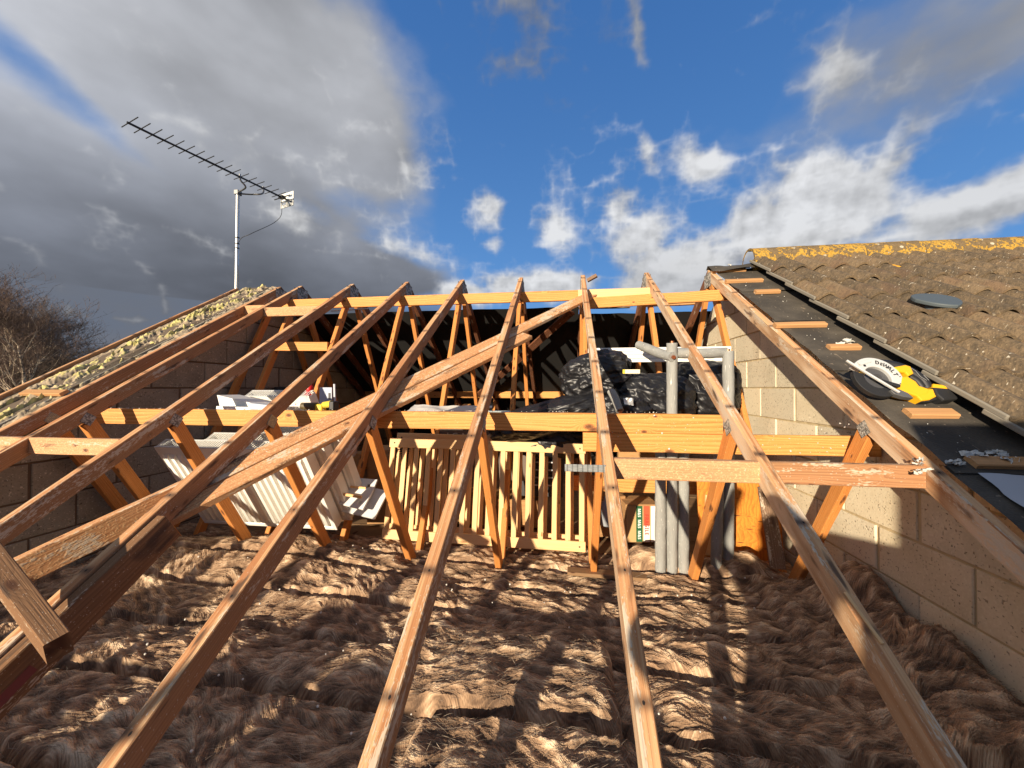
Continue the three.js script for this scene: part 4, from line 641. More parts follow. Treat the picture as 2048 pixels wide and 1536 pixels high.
// lagged pipes
const lag = std({ map: tex(256, 256, (x, y) => Math.abs(y - 120) < 1.5 ? [70, 70, 68] : vn(x / 256 * 30, y / 256 * 60, 935, 30, 60) > 0.93 ? [214, 212, 204] : mix3([166, 166, 160], [136, 136, 132], clamp(fb(x / 256 * 8, y / 256 * 8, 931, 4, 8, 8) + 0.3 * (vn(x / 256 * 128, y / 256 * 128, 932, 128, 128) - 0.5)))), bumpMap: grey(256, 256, (x, y) => 255 * vn(x / 256 * 90, y / 256 * 90, 933, 90, 90)), bumpScale: 0.0012, roughness: 0.9 });
const copper = flat(0.55, 0.22, 0.12, 0.35, { metalness: 0.9 });
function lagged(label, pts, r = 0.033, bends = true) {
  const t = thing('lagged_pipe', label, 'pipe', pts[0], 'pipes in grey foam lagging');
  const n = 34, g = tube(pts, r, n, 18), p = g.attributes.position, nn = g.attributes.normal; for (let i = 0; i < p.count; i++) { const s = 0.0022 * (vn(p.getX(i) * 40, p.getY(i) * 30, 940) - 0.5) * 2; p.setXYZ(i, p.getX(i) + nn.getX(i) * s, p.getY(i) + nn.getY(i) * s, p.getZ(i) + nn.getZ(i) * s); } g.computeVertexNormals();
  part(t, 'lagging', g, lag);
  const a = pts[0], b = pts[1], e = pts[pts.length - 1], f = pts[pts.length - 2], out = (q, w) => q.clone().addScaledVector(q.clone().sub(w).normalize(), 0.012);
  part(t, 'copper_pipe', [rod(a.clone().lerp(b, 0.02), out(a, b), 0.012), rod(e.clone().lerp(f, 0.02), out(e, f), 0.012)], copper);
  const rings = [[a, b], [e, f]].map(([q, w]) => { const c = new THREE.RingGeometry(0.012, r, 18); c.applyQuaternion(new THREE.Quaternion().setFromUnitVectors(new THREE.Vector3(0, 0, 1), q.clone().sub(w).normalize())); return c.translate(q.x, q.y, q.z); });
  part(t, 'cut_end', rings, lag);
  return t;
}
const down = (px, y0, y1, d, bend = 0) => [at(px, y0, d + 0.02), at(px + bend * 0.4, mix(y0, y1, 0.35), d + 0.01), at(px + bend * 0.8, mix(y0, y1, 0.7), d), at(px + bend, y1, d)];
lagged('middle upright grey lagged pipe of three, rising past the orange timbers', [at(1344, 686, 2.50), at(1344, 760, 2.52), at(1344, 900, 2.54), at(1344, 1146, 2.56)]);
lagged('left upright grey pipe of the group of three, short', down(1321, 872, 1146, 2.55));
lagged('right upright grey pipe of the group of three, short', down(1367, 880, 1147, 2.57));
lagged('left upright grey pipe of the right pair, short and slightly bent', down(1440, 885, 1140, 2.58, -8));
lagged('right upright grey pipe of the right pair, rising up to a bend', [at(1456, 702, 2.56), at(1457, 780, 2.57), at(1457, 920, 2.59), at(1456, 1148, 2.60)]);
lagged('grey lagged pipe slanting up left from the tall middle pipe', [at(1346, 714, 2.47), at(1318, 706, 2.62), at(1278, 690, 2.85)], 0.031);
lagged('level grey lagged pipe between the two pipe bends', [at(1352, 706, 2.52), at(1400, 707, 2.54), at(1452, 705, 2.58)], 0.032);
lagged('grey pipe end poking left under the orange timbers', [at(1298, 888, 2.62), at(1312, 893, 2.6), at(1326, 910, 2.58)], 0.03);
lagged('short grey lagged offcut leaning on the black plastic', [at(1222, 782, 2.62), at(1230, 797, 2.58), at(1240, 822, 2.52)], 0.026);

// black plastic, crumpled
M.plastic = std({ color: new THREE.Color().setRGB(0.012, 0.012, 0.014), roughness: 0.42, bumpMap: grey(512, 512, (x, y) => { const u = x / 512, v = y / 512, a = 1 - Math.abs(2 * fb(u * 7 + 0.2 * vn(u * 5, v * 5, 951, 5, 5), v * 7, 950, 4, 7, 7) - 1); return 255 * clamp(a); }), bumpScale: 0.004 });
function crumple(label, px, py, d, sx, sy, sz, seed, turn = 0, fold = 1) {
  const g = mergeVertices(new THREE.IcosahedronGeometry(1, 40).deleteAttribute('uv').deleteAttribute('normal')), p = g.attributes.position, uv = [], c = at(px, py, d), cs = Math.cos(turn), sn = Math.sin(turn);
  for (let i = 0; i < p.count; i++) {
    let x = p.getX(i), y = p.getY(i), z = p.getZ(i); const b = Math.pow(Math.abs(x), 4) + Math.pow(Math.abs(y), 4) + Math.pow(Math.abs(z), 4), k = Math.pow(b, -0.25) * 0.6 + 0.4;
    const f1 = 1 - Math.abs(2 * fb3(x * 1.6, y * 1.6, z * 1.6, seed, 3) - 1), f2 = 1 - Math.abs(2 * fb3(x * 5 + y * 3, y * 2.5, z * 5, seed + 5, 3) - 1), s = k * (0.72 + fold * (0.30 * (f1 - 0.5) + 0.13 * (f2 - 0.6)) + 0.2);
    x *= s * sx; y *= s * sy; z *= s * sz; uv.push(x * 2.2 + y, y * 2.2 + z); p.setXYZ(i, c.x + x * cs - y * sn, c.y + x * sn + y * cs, c.z + z);
  }
  g.setAttribute('uv', new THREE.Float32BufferAttribute(uv, 2)); g.computeVertexNormals();
  solo('black_plastic', g, M.plastic, label, 'plastic sheeting', null);
}
crumple('black plastic bag bulging below the left end of the white board', 1190, 752, 3.0, 0.25, 0.17, 0.2, 961, 0.25);
crumple('black plastic over a box behind the tall grey pipe', 1300, 800, 3.0, 0.30, 0.20, 0.25, 962, 0, 0.7);
crumple('black plastic roll behind the right tall pipe, below the white board', 1400, 780, 3.15, 0.26, 0.24, 0.25, 963, -0.1, 0.7);
crumple('black plastic sheet slumping left behind the orange timber', 1095, 835, 2.95, 0.42, 0.12, 0.25, 964, 0.28);
crumple('black plastic hanging between the orange timber and the slatted panels', 1105, 872, 3.05, 0.34, 0.16, 0.2, 965);
crumple('black plastic sheet at the pipe offcuts beside the middle web', 1240, 830, 2.75, 0.20, 0.13, 0.15, 966);
crumple('dark plastic bundle in the shade on the left storage', 590, 800, 3.6, 0.30, 0.13, 0.2, 967);
{ const p = at(1265, 743, 2.76); solo('paper_label', [box(0.10, 0.028, 0.002, p.x, p.y, p.z, 0.0005)], flat(0.78, 0.76, 0.55, 0.7), 'small white and yellow label on the black plastic', 'label'); const t = box(0.016, 0.028, 0.002, p.x - 0.058, p.y, p.z, 0.0005); solo('paper_label', t, flat(0.75, 0.62, 0.05, 0.7), 'yellow end of the label on the black plastic', 'label'); }
{ const g = new THREE.PlaneGeometry(0.06, 0.05, 14, 10), p = g.attributes.position; for (let i = 0; i < p.count; i++) p.setZ(i, 0.05 * fb(p.getX(i) * 25, p.getY(i) * 25, 971, 3)); g.computeVertexNormals(); const q = at(1256, 806, 2.56); g.rotateX(-0.4); solo('foil_scrap', g.translate(q.x, q.y, q.z), flat(0.6, 0.6, 0.58, 0.3, { metalness: 0.5 }), 'crumpled silver foil scrap beside the pipe offcut', 'foil'); }

// on the orange timber at the left: folded white trim, a power tool, a red bottle, a frame
{ const d = 2.30, s = new THREE.Shape(); const A = at(434, 790, d), B = at(540, 815, d), C = at(442, 822, d); const g = new THREE.BufferGeometry(); const off = new THREE.Vector3(0.02, 0.0, -0.16), pts = [A, B, C, A.clone().add(off), B.clone().add(off), C.clone().add(off)], ix = [0, 2, 1, 3, 4, 5, 0, 1, 4, 0, 4, 3, 2, 5, 4, 2, 4, 1, 0, 3, 5, 0, 5, 2], pos = []; for (const i of ix) pos.push(pts[i].x, pts[i].y, pts[i].z); g.setAttribute('position', new THREE.Float32BufferAttribute(pos, 3)); g.computeVertexNormals(); g.setAttribute('uv', new THREE.Float32BufferAttribute(new Array(ix.length * 2).fill(0), 2)); solo('folded_trim', g, white, 'pointed white folded plastic trim on the orange timber at left', 'trim');
  solo('white_trim', bar(at(442, 815, 2.26), at(545, 819, 2.26), 0.07, 0.022), white, 'flat white plastic trim under the pointed one', 'trim');
  solo('white_trim', bar(at(505, 812, 2.24), at(560, 818, 2.24), 0.05, 0.04), flat(0.5, 0.54, 0.6, 0.5), 'pale blue-grey trim end lying at the right of the white trims', 'trim'); }
{ const c = at(632, 812, 2.22), t = thing('power_tool', 'yellow and black power tool with a steel rod on the orange timber', 'power tool', c);
  part(t, 'rod', rod(at(574, 812, 2.22), at(606, 812, 2.22), 0.006), flat(0.6, 0.6, 0.6, 0.3, { metalness: 0.9 }));
  part(t, 'gearbox', rod(at(604, 812, 2.22), at(634, 814, 2.22), 0.022, 18, 0.028), flat(0.10, 0.075, 0.03, 0.5));
  part(t, 'body', box(0.055, 0.045, 0.05, at(641, 815, 2.22).x, at(641, 815, 2.22).y, -2.22, 0.012), flat(0.72, 0.50, 0.03, 0.5));
  part(t, 'handle', [rod(at(648, 810, 2.22), at(664, 808, 2.2), 0.02, 14, 0.022)], flat(0.70, 0.52, 0.06, 0.5));
  part(t, 'battery', box(0.035, 0.055, 0.06, at(668, 811, 2.2).x, at(668, 811, 2.2).y, -2.2, 0.008), blackM); }
{ const p = at(616, 806, 2.6), g = new THREE.LatheGeometry([[0.001, 0], [0.03, 0], [0.033, 0.01], [0.03, 0.05], [0.02, 0.075], [0.022, 0.09], [0.026, 0.11], [0.018, 0.135], [0.001, 0.14]].map(([a, b]) => new THREE.Vector2(a, b)), 20); g.rotateZ(-0.12); solo('red_container', g.translate(p.x, p.y, p.z), flat(0.62, 0.015, 0.015, 0.4), 'small bright red plastic container behind the tool', 'container'); }
{ const t = thing('plastic_rack', 'white and blue plastic frame in the shade at the upper left', 'frame', at(655, 812, 2.9)); part(t, 'upright', rod(at(670, 812, 2.85), at(669, 768, 2.85), 0.009), flat(0.55, 0.6, 0.66, 0.5)); part(t, 'panel', box(0.11, 0.14, 0.012, at(652, 792, 2.9).x, at(652, 792, 2.9).y, -2.9), flat(0.42, 0.46, 0.54, 0.5)); part(t, 'slot', box(0.016, 0.05, 0.006, at(660, 792, 2.9).x, at(660, 792, 2.9).y, -2.892, 0.001), blackM); }
// offcuts and white things glimpsed over the timber
solo('timber_offcut', bar(at(922, 822, 3.3), at(935, 812, 3.5), 0.07, 0.04), M.binder, 'short orange offcut lying behind the long timber, middle', 'timber');
solo('white_sheet', (() => { const g = new THREE.PlaneGeometry(0.62, 0.3, 30, 12), p = g.attributes.position; for (let i = 0; i < p.count; i++) p.setZ(i, 0.05 * fb(p.getX(i) * 7, p.getY(i) * 9, 973, 3)); g.rotateX(-1.35); g.computeVertexNormals(); const q = at(895, 822, 2.75); return g.translate(q.x, q.y - 0.02, q.z); })(), flat(0.66, 0.63, 0.58, 0.8), 'crumpled white sheet just behind the long orange timber, middle', 'sheet');
solo('pale_tray', box(0.13, 0.012, 0.1, at(998, 824, 2.3).x, at(998, 824, 2.3).y, -2.3), flat(0.55, 0.62, 0.6, 0.5), 'thin pale lid lying on the orange timber beside a rafter', 'lid');
for (const [x, y, w, h, d, l] of [[690, 895, 0.16, 0.14, 2.9, 'white and orange carton glimpsed under the diagonal board'], [712, 930, 0.12, 0.2, 3.0, 'brown carton edge beside the black ducting']]) { const q = at(x, y, d); carton('small_carton', l, q.clone().add(new THREE.Vector3(0, -h / 2, 0)), w, h, 0.14, 0.3, y < 900 ? flat(0.5, 0.42, 0.34, 0.8) : cardM); }

// ------------------------------------------------------------------ circular saw on the felt
{
  const c = onRoof(1752, 757, 0.115), nz = new THREE.Vector3(0.06, 0.46, 0.88).normalize(), ex = new THREE.Vector3(0.99, 0, -0.10).addScaledVector(nz, -new THREE.Vector3(0.99, 0, -0.10).dot(nz)).normalize(), ey = nz.clone().cross(ex), S = 0.1 / 252, m4 = frame(c, ex, ey, nz);
  const t = thing('circular_saw', 'yellow and black cordless circular saw lying on the black felt', 'circular saw', c), P = (g) => (Array.isArray(g) ? merge(g) : g).applyMatrix4(m4), q = (x, y) => [(x - 540) * S, (470 - y) * S];
  const shape = (pts) => { const s = new THREE.Shape(); pts.forEach(([x, y], i) => { const [a, b] = q(x, y); i ? s.lineTo(a, b) : s.moveTo(a, b); }); return s; };
  const ext = (s, depth, z, bev = 0.003) => new THREE.ExtrudeGeometry(s, { depth, bevelEnabled: bev > 0, bevelSize: bev, bevelThickness: bev, bevelSegments: 2, curveSegments: 24 }).translate(0, 0, z);
  const yel = flat(0.80, 0.42, 0.012, 0.45), blk = flat(0.016, 0.016, 0.017, 0.55), alu = flat(0.62, 0.62, 0.60, 0.45, { metalness: 0.2 }), steel = flat(0.09, 0.09, 0.095, 0.5, { metalness: 0.3 });
  const sector = (r0, r1, a0, a1) => { const s = new THREE.Shape(); s.absarc(0, 0, r1 * S, a0, a1, false); s.absarc(0, 0, r0 * S, a1, a0, true); return s; };
  part(t, 'blade', P(ext((() => { const s = new THREE.Shape(), n = 24; for (let i = 0; i < n * 4; i++) { const a = i / (n * 4) * Math.PI * 2, r = (i % 4 === 0 ? 190 : i % 4 === 1 ? 180 : 178) * S; i ? s.lineTo(Math.cos(a) * r, Math.sin(a) * r) : s.moveTo(r, 0); } return s; })(), 0.0016, -0.004, 0)), steel);
  part(t, 'upper_guard', P([ext(sector(150, 256, -0.62, 2.42), 0.028, -0.018, 0.004), ext(sector(120, 230, -0.5, 2.3), 0.004, -0.030, 0)]), alu);
  part(t, 'lower_guard', P([ext(sector(140, 236, 2.75, 5.45), 0.018, -0.014, 0.003)]), blk);
  part(t, 'arbor', P([new THREE.CylinderGeometry(48 * S, 52 * S, 0.012, 28).rotateX(Math.PI / 2).translate(0, 0, 0.004), new THREE.CylinderGeometry(18 * S, 18 * S, 0.012, 6).rotateX(Math.PI / 2).translate(0, 0, 0.012)]), flat(0.10, 0.095, 0.09, 0.5, { metalness: 0.5 }));
  const L = (x, y, z) => new THREE.Vector3((x - 540) * S, (470 - y) * S, z);
  part(t, 'base_plate', P([bar(L(240, 265, 0.03), L(640, 690, 0.03), 0.008, 0.010, new THREE.Vector3(0, 0, 1))]), alu);
  part(t, 'bevel_bracket', P([ext(shape([[600, 650], [690, 640], [760, 690], [785, 742], [700, 725], [620, 690]]), 0.02, -0.005)]), flat(0.16, 0.16, 0.16, 0.45, { metalness: 0.5 }));
  part(t, 'depth_arm', P([bar(L(345, 310, 0.012), L(535, 250, 0.012), 0.018, 0.012, new THREE.Vector3(0, 0, 1)), bar(L(330, 300, 0.0), L(480, 245, 0.0), 0.014, 0.02, new THREE.Vector3(0, 0, 1)), rod(L(380, 297, 0.01), L(380, 297, 0.026), 0.006)]), alu);
  part(t, 'guard_lever', P([bar(L(560, 520, 0.01), L(715, 595, 0.014), 0.016, 0.014, new THREE.Vector3(0, 0, 1))]), blk);
  part(t, 'body', P([ext(shape([[800, 490], [850, 480], [905, 540], [915, 600], [1000, 640], [960, 690], [860, 712], [700, 628], [760, 560]]), 0.06, -0.05, 0.006), ext(shape([[380, 395], [440, 350], [470, 380], [400, 440]]), 0.02, -0.02, 0.003)]), yel);
  part(t, 'motor', P([new THREE.CylinderGeometry(0.036, 0.036, 0.09, 26).rotateX(Math.PI / 2).translate(L(800, 500, 0).x, L(800, 500, 0).y, -0.055)]), blk);
  part(t, 'handle_shell', P([ext(shape([[775, 350], [900, 328], [935, 345], [930, 420], [880, 445], [868, 405], [800, 390]]), 0.03, -0.02, 0.006)]), yel);
  part(t, 'handle', P([tube([L(690, 240, -0.02), L(790, 262, -0.015), L(900, 320, -0.01), L(990, 400, -0.008), L(1060, 500, -0.01), L(1075, 590, -0.015)], 0.0205, 40, 16), tube([L(935, 440, -0.008), L(985, 500, -0.008), L(1015, 580, -0.012)], 0.016, 20, 14), new THREE.SphereGeometry(0.021, 16, 12).translate(L(690, 240, 0).x, L(690, 240, 0).y, -0.02)]), blk);
  part(t, 'battery_foot', P([ext(shape([[850, 690], [940, 650], [1060, 640], [1100, 578], [1180, 592], [1240, 632], [1180, 660], [1060, 668], [1080, 700], [960, 755], [880, 765]]), 0.055, -0.045, 0.005)]), yel);
  part(t, 'battery', P([ext(shape([[1070, 640], [1180, 655], [1270, 672], [1282, 715], [1220, 755], [1090, 768], [1060, 710]]), 0.075, -0.06, 0.008), ext(shape([[880, 735], [960, 725], [1060, 690], [1070, 740], [960, 772], [890, 770]]), 0.06, -0.058, 0.006)]), blk);
  part(t, 'grip_line', P([[930, 330, 985, 395], [985, 395, 1000, 470], [1000, 470, 1045, 520], [880, 330, 930, 380], [1045, 450, 1070, 520]].map(([a, b, c, d]) => rod(L(a, b, 0.012), L(c, d, 0.0125), 0.0012, 6))), flat(0.25, 0.25, 0.25, 0.6));
  part(t, 'screw', P([[705, 340], [640, 300], [775, 470], [740, 560], [880, 640], [905, 350]].map(([a, b]) => new THREE.CylinderGeometry(0.0028, 0.0028, 0.004, 8).rotateX(Math.PI / 2).translate(L(a, b, 0).x, L(a, b, 0).y, 0.0135))), flat(0.08, 0.08, 0.08, 0.5));
  part(t, 'badge', P([box(0.022, 0.007, 0.001, ...Object.values(L(955, 690, 0.013)))].map((g) => g)), blk);
  const font = await new FontLoader().loadAsync('fonts/droid/droid_sans_bold.typeface.json'), letters = [...'DEWALT'].map((ch, i) => { const g = new TextGeometry(ch, { font, size: ch === 'E' ? 0.016 : 0.02, depth: 0.001, curveSegments: 4, bevelEnabled: false }); g.computeBoundingBox(); const b = g.boundingBox; g.translate(-(b.max.x + b.min.x) / 2, -0.01, 0); const a = 1.25 - i * 0.22; g.rotateZ(a - Math.PI / 2); return g.translate(Math.cos(a) * 203 * S, Math.sin(a) * 203 * S, 0.0145); });
  part(t, 'brand_lettering', P(letters), blk);
  part(t, 'warning_mark', P([box(0.011, 0.011, 0.001, ...Object.values(L(450, 315, 0.0148)))]), blk);
}

// ------------------------------------------------------------------ aerial
{
  const cam = (xc, y, zc) => new THREE.Vector3(xc * CY - zc * SY, y, -(xc * SY + zc * CY));
  const base = V(-3.62, roofY(3.83) - 0.6, 3.83), topY = 2.20, t = thing('tv_aerial', 'long television aerial on a steel mast above the left gable', 'aerial', base), blk = flat(0.03, 0.03, 0.032, 0.5), st = flat(0.62, 0.62, 0.60, 0.38, { metalness: 0.6 });
  const top = new THREE.Vector3(base.x + 0.012, topY, base.z);
  part(t, 'mast', rod(base, top, 0.019, 16), st);
  part(t, 'mast_clip', [0.62, 0.65, 0.69].map((k) => rod(base.clone().lerp(top, k - 0.004), base.clone().lerp(top, k + 0.004), 0.0215, 16)), blk);
  const yb = 2.275, a = cam(-3.31, yb + 0.01, 3.285), b = cam(-2.665, yb - 0.02, 4.66), dir = b.clone().sub(a).normalize(), el = new THREE.Vector3(0, 1, 0).cross(dir).normalize();
  part(t, 'boom', bar(a, b, 0.016, 0.016), blk);
  for (let i = 0; i < 17; i++) { const p = a.clone().lerp(b, 0.012 + 0.87 * i / 16), h = mix(0.145, 0.125, i / 16); part(t, 'element', rod(p.clone().addScaledVector(el, -h).add(new THREE.Vector3(0, 0.011, 0)), p.clone().addScaledVector(el, h).add(new THREE.Vector3(0, 0.011, 0)), 0.0042, 8), blk); }
  const bk = (k, dy) => a.clone().lerp(b, k).add(new THREE.Vector3(0, dy, 0));
  part(t, 'cradle', [tube([bk(0.60, 0.03), bk(0.605, -0.03), bk(0.64, -0.075), top.clone().add(new THREE.Vector3(0, -0.02, 0)), bk(0.74, -0.085), bk(0.765, -0.05), bk(0.765, 0.02)], 0.009, 40, 8), box(0.05, 0.05, 0.06, top.x, top.y - 0.02, top.z)], flat(0.2, 0.2, 0.2, 0.4, { metalness: 0.6 }));
  // reflector plate with slots, square to the boom
  const rs = new THREE.Shape(); rs.moveTo(-0.115, -0.085); rs.lineTo(0.115, -0.085); rs.lineTo(0.115, 0.085); rs.lineTo(-0.115, 0.085);
  for (const [x, y, w, h] of [[-0.06, 0.035, 0.07, 0.026], [0.06, 0.035, 0.07, 0.026], [-0.06, -0.035, 0.07, 0.026], [0.06, -0.035, 0.07, 0.026], [0, 0.0, 0.05, 0.02]]) { const p = new THREE.Path(); p.moveTo(x - w / 2, y - h / 2); p.lineTo(x - w / 2, y + h / 2); p.lineTo(x + w / 2, y + h / 2); p.lineTo(x + w / 2, y - h / 2); rs.holes.push(p); }
  const up = new THREE.Vector3(0, 1, 0), rg = new THREE.ExtrudeGeometry(rs, { depth: 0.006, bevelEnabled: false }); rg.applyMatrix4(frame(a.clone().lerp(b, 0.955), el.clone().negate(), up, el.clone().negate().cross(up))); part(t, 'reflector', rg, flat(0.70, 0.70, 0.66, 0.5));
  part(t, 'dipole', [box(0.07, 0.03, 0.05).applyMatrix4(frame(a.clone().lerp(b, 0.91), el, up, el.clone().cross(up))), rod(a.clone().lerp(b, 0.91).addScaledVector(el, -0.14), a.clone().lerp(b, 0.91).addScaledVector(el, 0.14), 0.006, 8)], blk);
  const cl = base.clone().lerp(top, 0.68); part(t, 'cable', tube([a.clone().lerp(b, 0.905).add(new THREE.Vector3(0, -0.02, 0)), a.clone().lerp(b, 0.90).add(new THREE.Vector3(0.005, -0.22, 0)), a.clone().lerp(b, 0.90).add(new THREE.Vector3(-0.05, -0.30, 0.02)), cl.clone().add(new THREE.Vector3(0.16, 0.05, 0)), cl.clone().add(new THREE.Vector3(0.03, -0.01, 0.0)), base.clone().lerp(top, 0.4).add(new THREE.Vector3(0.026, 0, 0.004)), base.clone().add(new THREE.Vector3(0.022, 0, 0.004))], 0.0032, 60, 6), blk);
}



{ // white flecks of mortar and foam that came down with the tiles
  const N = 520, g = new THREE.IcosahedronGeometry(1, 0), im = new THREE.InstancedMesh(g, flat(0.66, 0.63, 0.56, 0.95), N), m4 = new THREE.Matrix4(), q = new THREE.Quaternion(), e = new THREE.Euler(), rnd = rng(555);
  for (let i = 0; i < N; i++) {
    const k = rnd(); let p;
    if (k < 0.30) { const d = mix(1.6, 3.6, rnd()); p = V(-3.163, mix(-0.6, roofY(d) - 0.16, rnd()), d); }                    // clinging to the gable wall
    else if (k < 0.55) { const x = mix(-3.0, 0.6, rnd()); p = V(x, -0.13, 2.118 + rnd() * 0.03); }               // on the long orange timber
    else if (k < 0.75) { const t = rnd(), x = mix(0.2, -1.6, t), d = mix(3.56, 1.66, t); p = V(x + (rnd() - 0.5) * 0.1, 0, d); p.y = roofY(d) - TH * SL - 0.004; }   // on the diagonal board
    else if (k < 0.88) { const x = mix(0.2, 1.5, rnd()); p = V(x, mix(-0.33, -0.14, rnd()), 2.082); }
    else { const d = mix(0.8, 3.6, rnd()); p = V(mix(1.45, 1.68, rnd()), roofY(d) + 0.014, d); }
    e.set(rnd() * 6, rnd() * 6, rnd() * 6); q.setFromEuler(e); const s = 0.0015 + 0.0045 * rnd() * rnd(); m4.compose(p, q, new THREE.Vector3(s, s * 0.6, s * (0.7 + rnd()))); im.setMatrixAt(i, m4);
  }
  im.name = 'mortar_flecks'; im.castShadow = im.receiveShadow = true; tag(im, 'small white flecks of mortar sticking to the timbers, felt and gable wall', 'debris', null, 'stuff'); scene.add(im);
}

// ------------------------------------------------------------------ out of view behind the camera, things that shade the loft
{ // the builder who takes the picture: one continuous figure
  const J = [[[0, -0.80, 0.40], 0.15, [0, -0.50, 0.42], 0.16], [[-0.12, -0.50, 0.42], 0.085, [0.12, -0.50, 0.42], 0.085], [[0, -0.42, 0.42], 0.06, [0, -0.32, 0.40], 0.055], [[0, -0.27, 0.38], 0.09, [0, -0.21, 0.40], 0.095],
    [[-0.2, -0.48, 0.42], 0.06, [-0.30, -0.36, 0.25], 0.05], [[-0.30, -0.36, 0.25], 0.048, [-0.09, -0.06, 0.08], 0.035], [[0.2, -0.48, 0.42], 0.06, [0.32, -0.36, 0.25], 0.05], [[0.32, -0.36, 0.25], 0.048, [0.09, -0.06, 0.08], 0.035],
    [[-0.10, -0.84, 0.40], 0.10, [-0.15, -1.12, 0.38], 0.07], [[-0.15, -1.12, 0.38], 0.068, [-0.16, -1.60, 0.42], 0.05], [[0.10, -0.84, 0.40], 0.10, [0.16, -1.12, 0.38], 0.07], [[0.16, -1.12, 0.38], 0.068, [0.18, -1.60, 0.42], 0.05], [[-0.16, -1.65, 0.42], 0.05, [-0.17, -1.66, 0.24], 0.042], [[0.18, -1.65, 0.42], 0.05, [0.2, -1.66, 0.24], 0.042]];
  const mc = new MarchingCubes(96, new THREE.MeshBasicMaterial(), false, false, 120000), n = 96, cx = 0, cy = -0.78, cz = 0.3, s = 1.0;
  for (let k = 0; k < n; k++) for (let j = 0; j < n; j++) for (let i = 0; i < n; i++) {
    const x = cx + (i / n * 2 - 1) * s, y = cy + (j / n * 2 - 1) * s, z = cz + (k / n * 2 - 1) * s; let e = 0;
    for (const [a, ra, b, rb] of J) { const dx = b[0] - a[0], dy = b[1] - a[1], dz = b[2] - a[2], t = clamp(((x - a[0]) * dx + (y - a[1]) * dy + (z - a[2]) * dz) / (dx * dx + dy * dy + dz * dz)); e += Math.exp(-(Math.hypot(x - a[0] - dx * t, y - a[1] - dy * t, z - a[2] - dz * t) - mix(ra, rb, t)) * 45); }
    mc.field[i + j * n + k * n * n] = Math.log(e + 1e-12) / 45;
  }
  mc.isolation = 0; mc.update();
  const g = new THREE.BufferGeometry(); g.setAttribute('position', new THREE.BufferAttribute(mc.positionArray.slice(0, mc.count * 3).map((v, i) => v * s + [cx, cy, cz][i % 3]), 3)); g.computeVertexNormals(); g.translate(-0.07, 0, 0);
  solo('person', g, flat(0.05, 0.06, 0.09, 0.9), 'person in dark work clothes standing on the scaffold, taking the picture', 'person');
}
{ // tile stacks out of view, placed to shade the floor at left
  const tileM = flat(0.12, 0.085, 0.06, 0.95);
  [[-1.78, 0.95, 34], [-2.30, 0.9, 36], [-2.86, 1.0, 33], [-3.40, 0.9, 37], [-3.95, 0.95, 34]].forEach(([x, d, n], i) => { const t = thing('unseen_tile_stack', ['nearest', 'second', 'third', 'fourth', 'furthest'][i] + ' out-of-view stack of roof tiles, placed to shade the floor at left', 'tile stack', V(x, -1.66, -d), 'out-of-view roof tile stacks'); for (let k = 0; k < n; k++) part(t, 'tile', box(0.33 + rr(-0.01, 0.01), 0.028, 0.42, x + rr(-0.012, 0.012), -1.65 + k * 0.0305, d + rr(-0.015, 0.015), 0.004), tileM); });
  const t = thing('unseen_ply_sheet', 'out-of-view upright plywood sheet, placed to shade the right wall and floor', 'sheet', V(1.1, -1.66, -0.15)); part(t, 'sheet', box(1.15, 1.95, 0.02, 1.11, -0.68, 0.15), M.plank); part(t, 'low_sheet', box(0.5, 1.42, 0.02, 0.42, -0.95, 0.18), M.plank);  // plywood out of view, placed to shade the lower right wall and floor
  const s = thing('scaffold', 'out-of-view scaffold boards and rails along the eaves, shading the near floor', 'scaffold', V(-1, -1.7, -0.8)), st = flat(0.35, 0.35, 0.36, 0.45, { metalness: 0.6 });  // scaffold stands out of view, its rails shade the near floor
  for (let i = 0; i < 5; i++) part(s, 'board', bar(V(-5, -1.69, -0.2 - i * 0.24), V(3.4, -1.69, -0.2 - i * 0.24), 0.225, 0.038), M.old);
  for (const y of [-1.15, -0.65]) part(s, 'rail', rod(V(-5, y, -1.42), V(3.4, y, -1.42), 0.024), st);
  for (const x of [-4.2, -2.1, 0.95, 3.0]) part(s, 'standard', rod(V(x, -6.3, -1.47), V(x, -0.2, -1.47), 0.024), st);
}

// ------------------------------------------------------------------ beyond the house: ground and bare winter trees
const GROUND = -6.3;
{ const g = new THREE.PlaneGeometry(1600, 1600, 8, 8); g.rotateX(-Math.PI / 2); g.translate(0, GROUND, 0); const a = g.attributes.uv; for (let i = 0; i < a.count; i++) a.setXY(i, a.getX(i) * 400, a.getY(i) * 400);
  tag(part(scene, 'ground', g, std({ map: tex(256, 256, (x, y) => mix3([74, 82, 42], [104, 96, 62], fb(x / 256 * 8, y / 256 * 8, 981, 5, 8, 8))), roughness: 1 })), 'grassy ground around the house', null, null, 'structure'); }
const bark = { brown: flat(0.070, 0.046, 0.032, 0.95), birch: std({ map: tex(128, 512, (x, y) => { const b = vn(x / 128 * 6, y / 512 * 60, 983, 6, 60), a = fb(x / 128 * 8, y / 512 * 8, 984, 3, 8, 8); return b > 0.74 ? [64, 54, 46] : mix3([232, 214, 188], [190, 166, 138], a); }), roughness: 0.85 }), twig: flat(0.125, 0.080, 0.058, 0.95), twig2: flat(0.080, 0.058, 0.042, 0.95), ivy: flat(0.05, 0.045, 0.02, 0.95) };
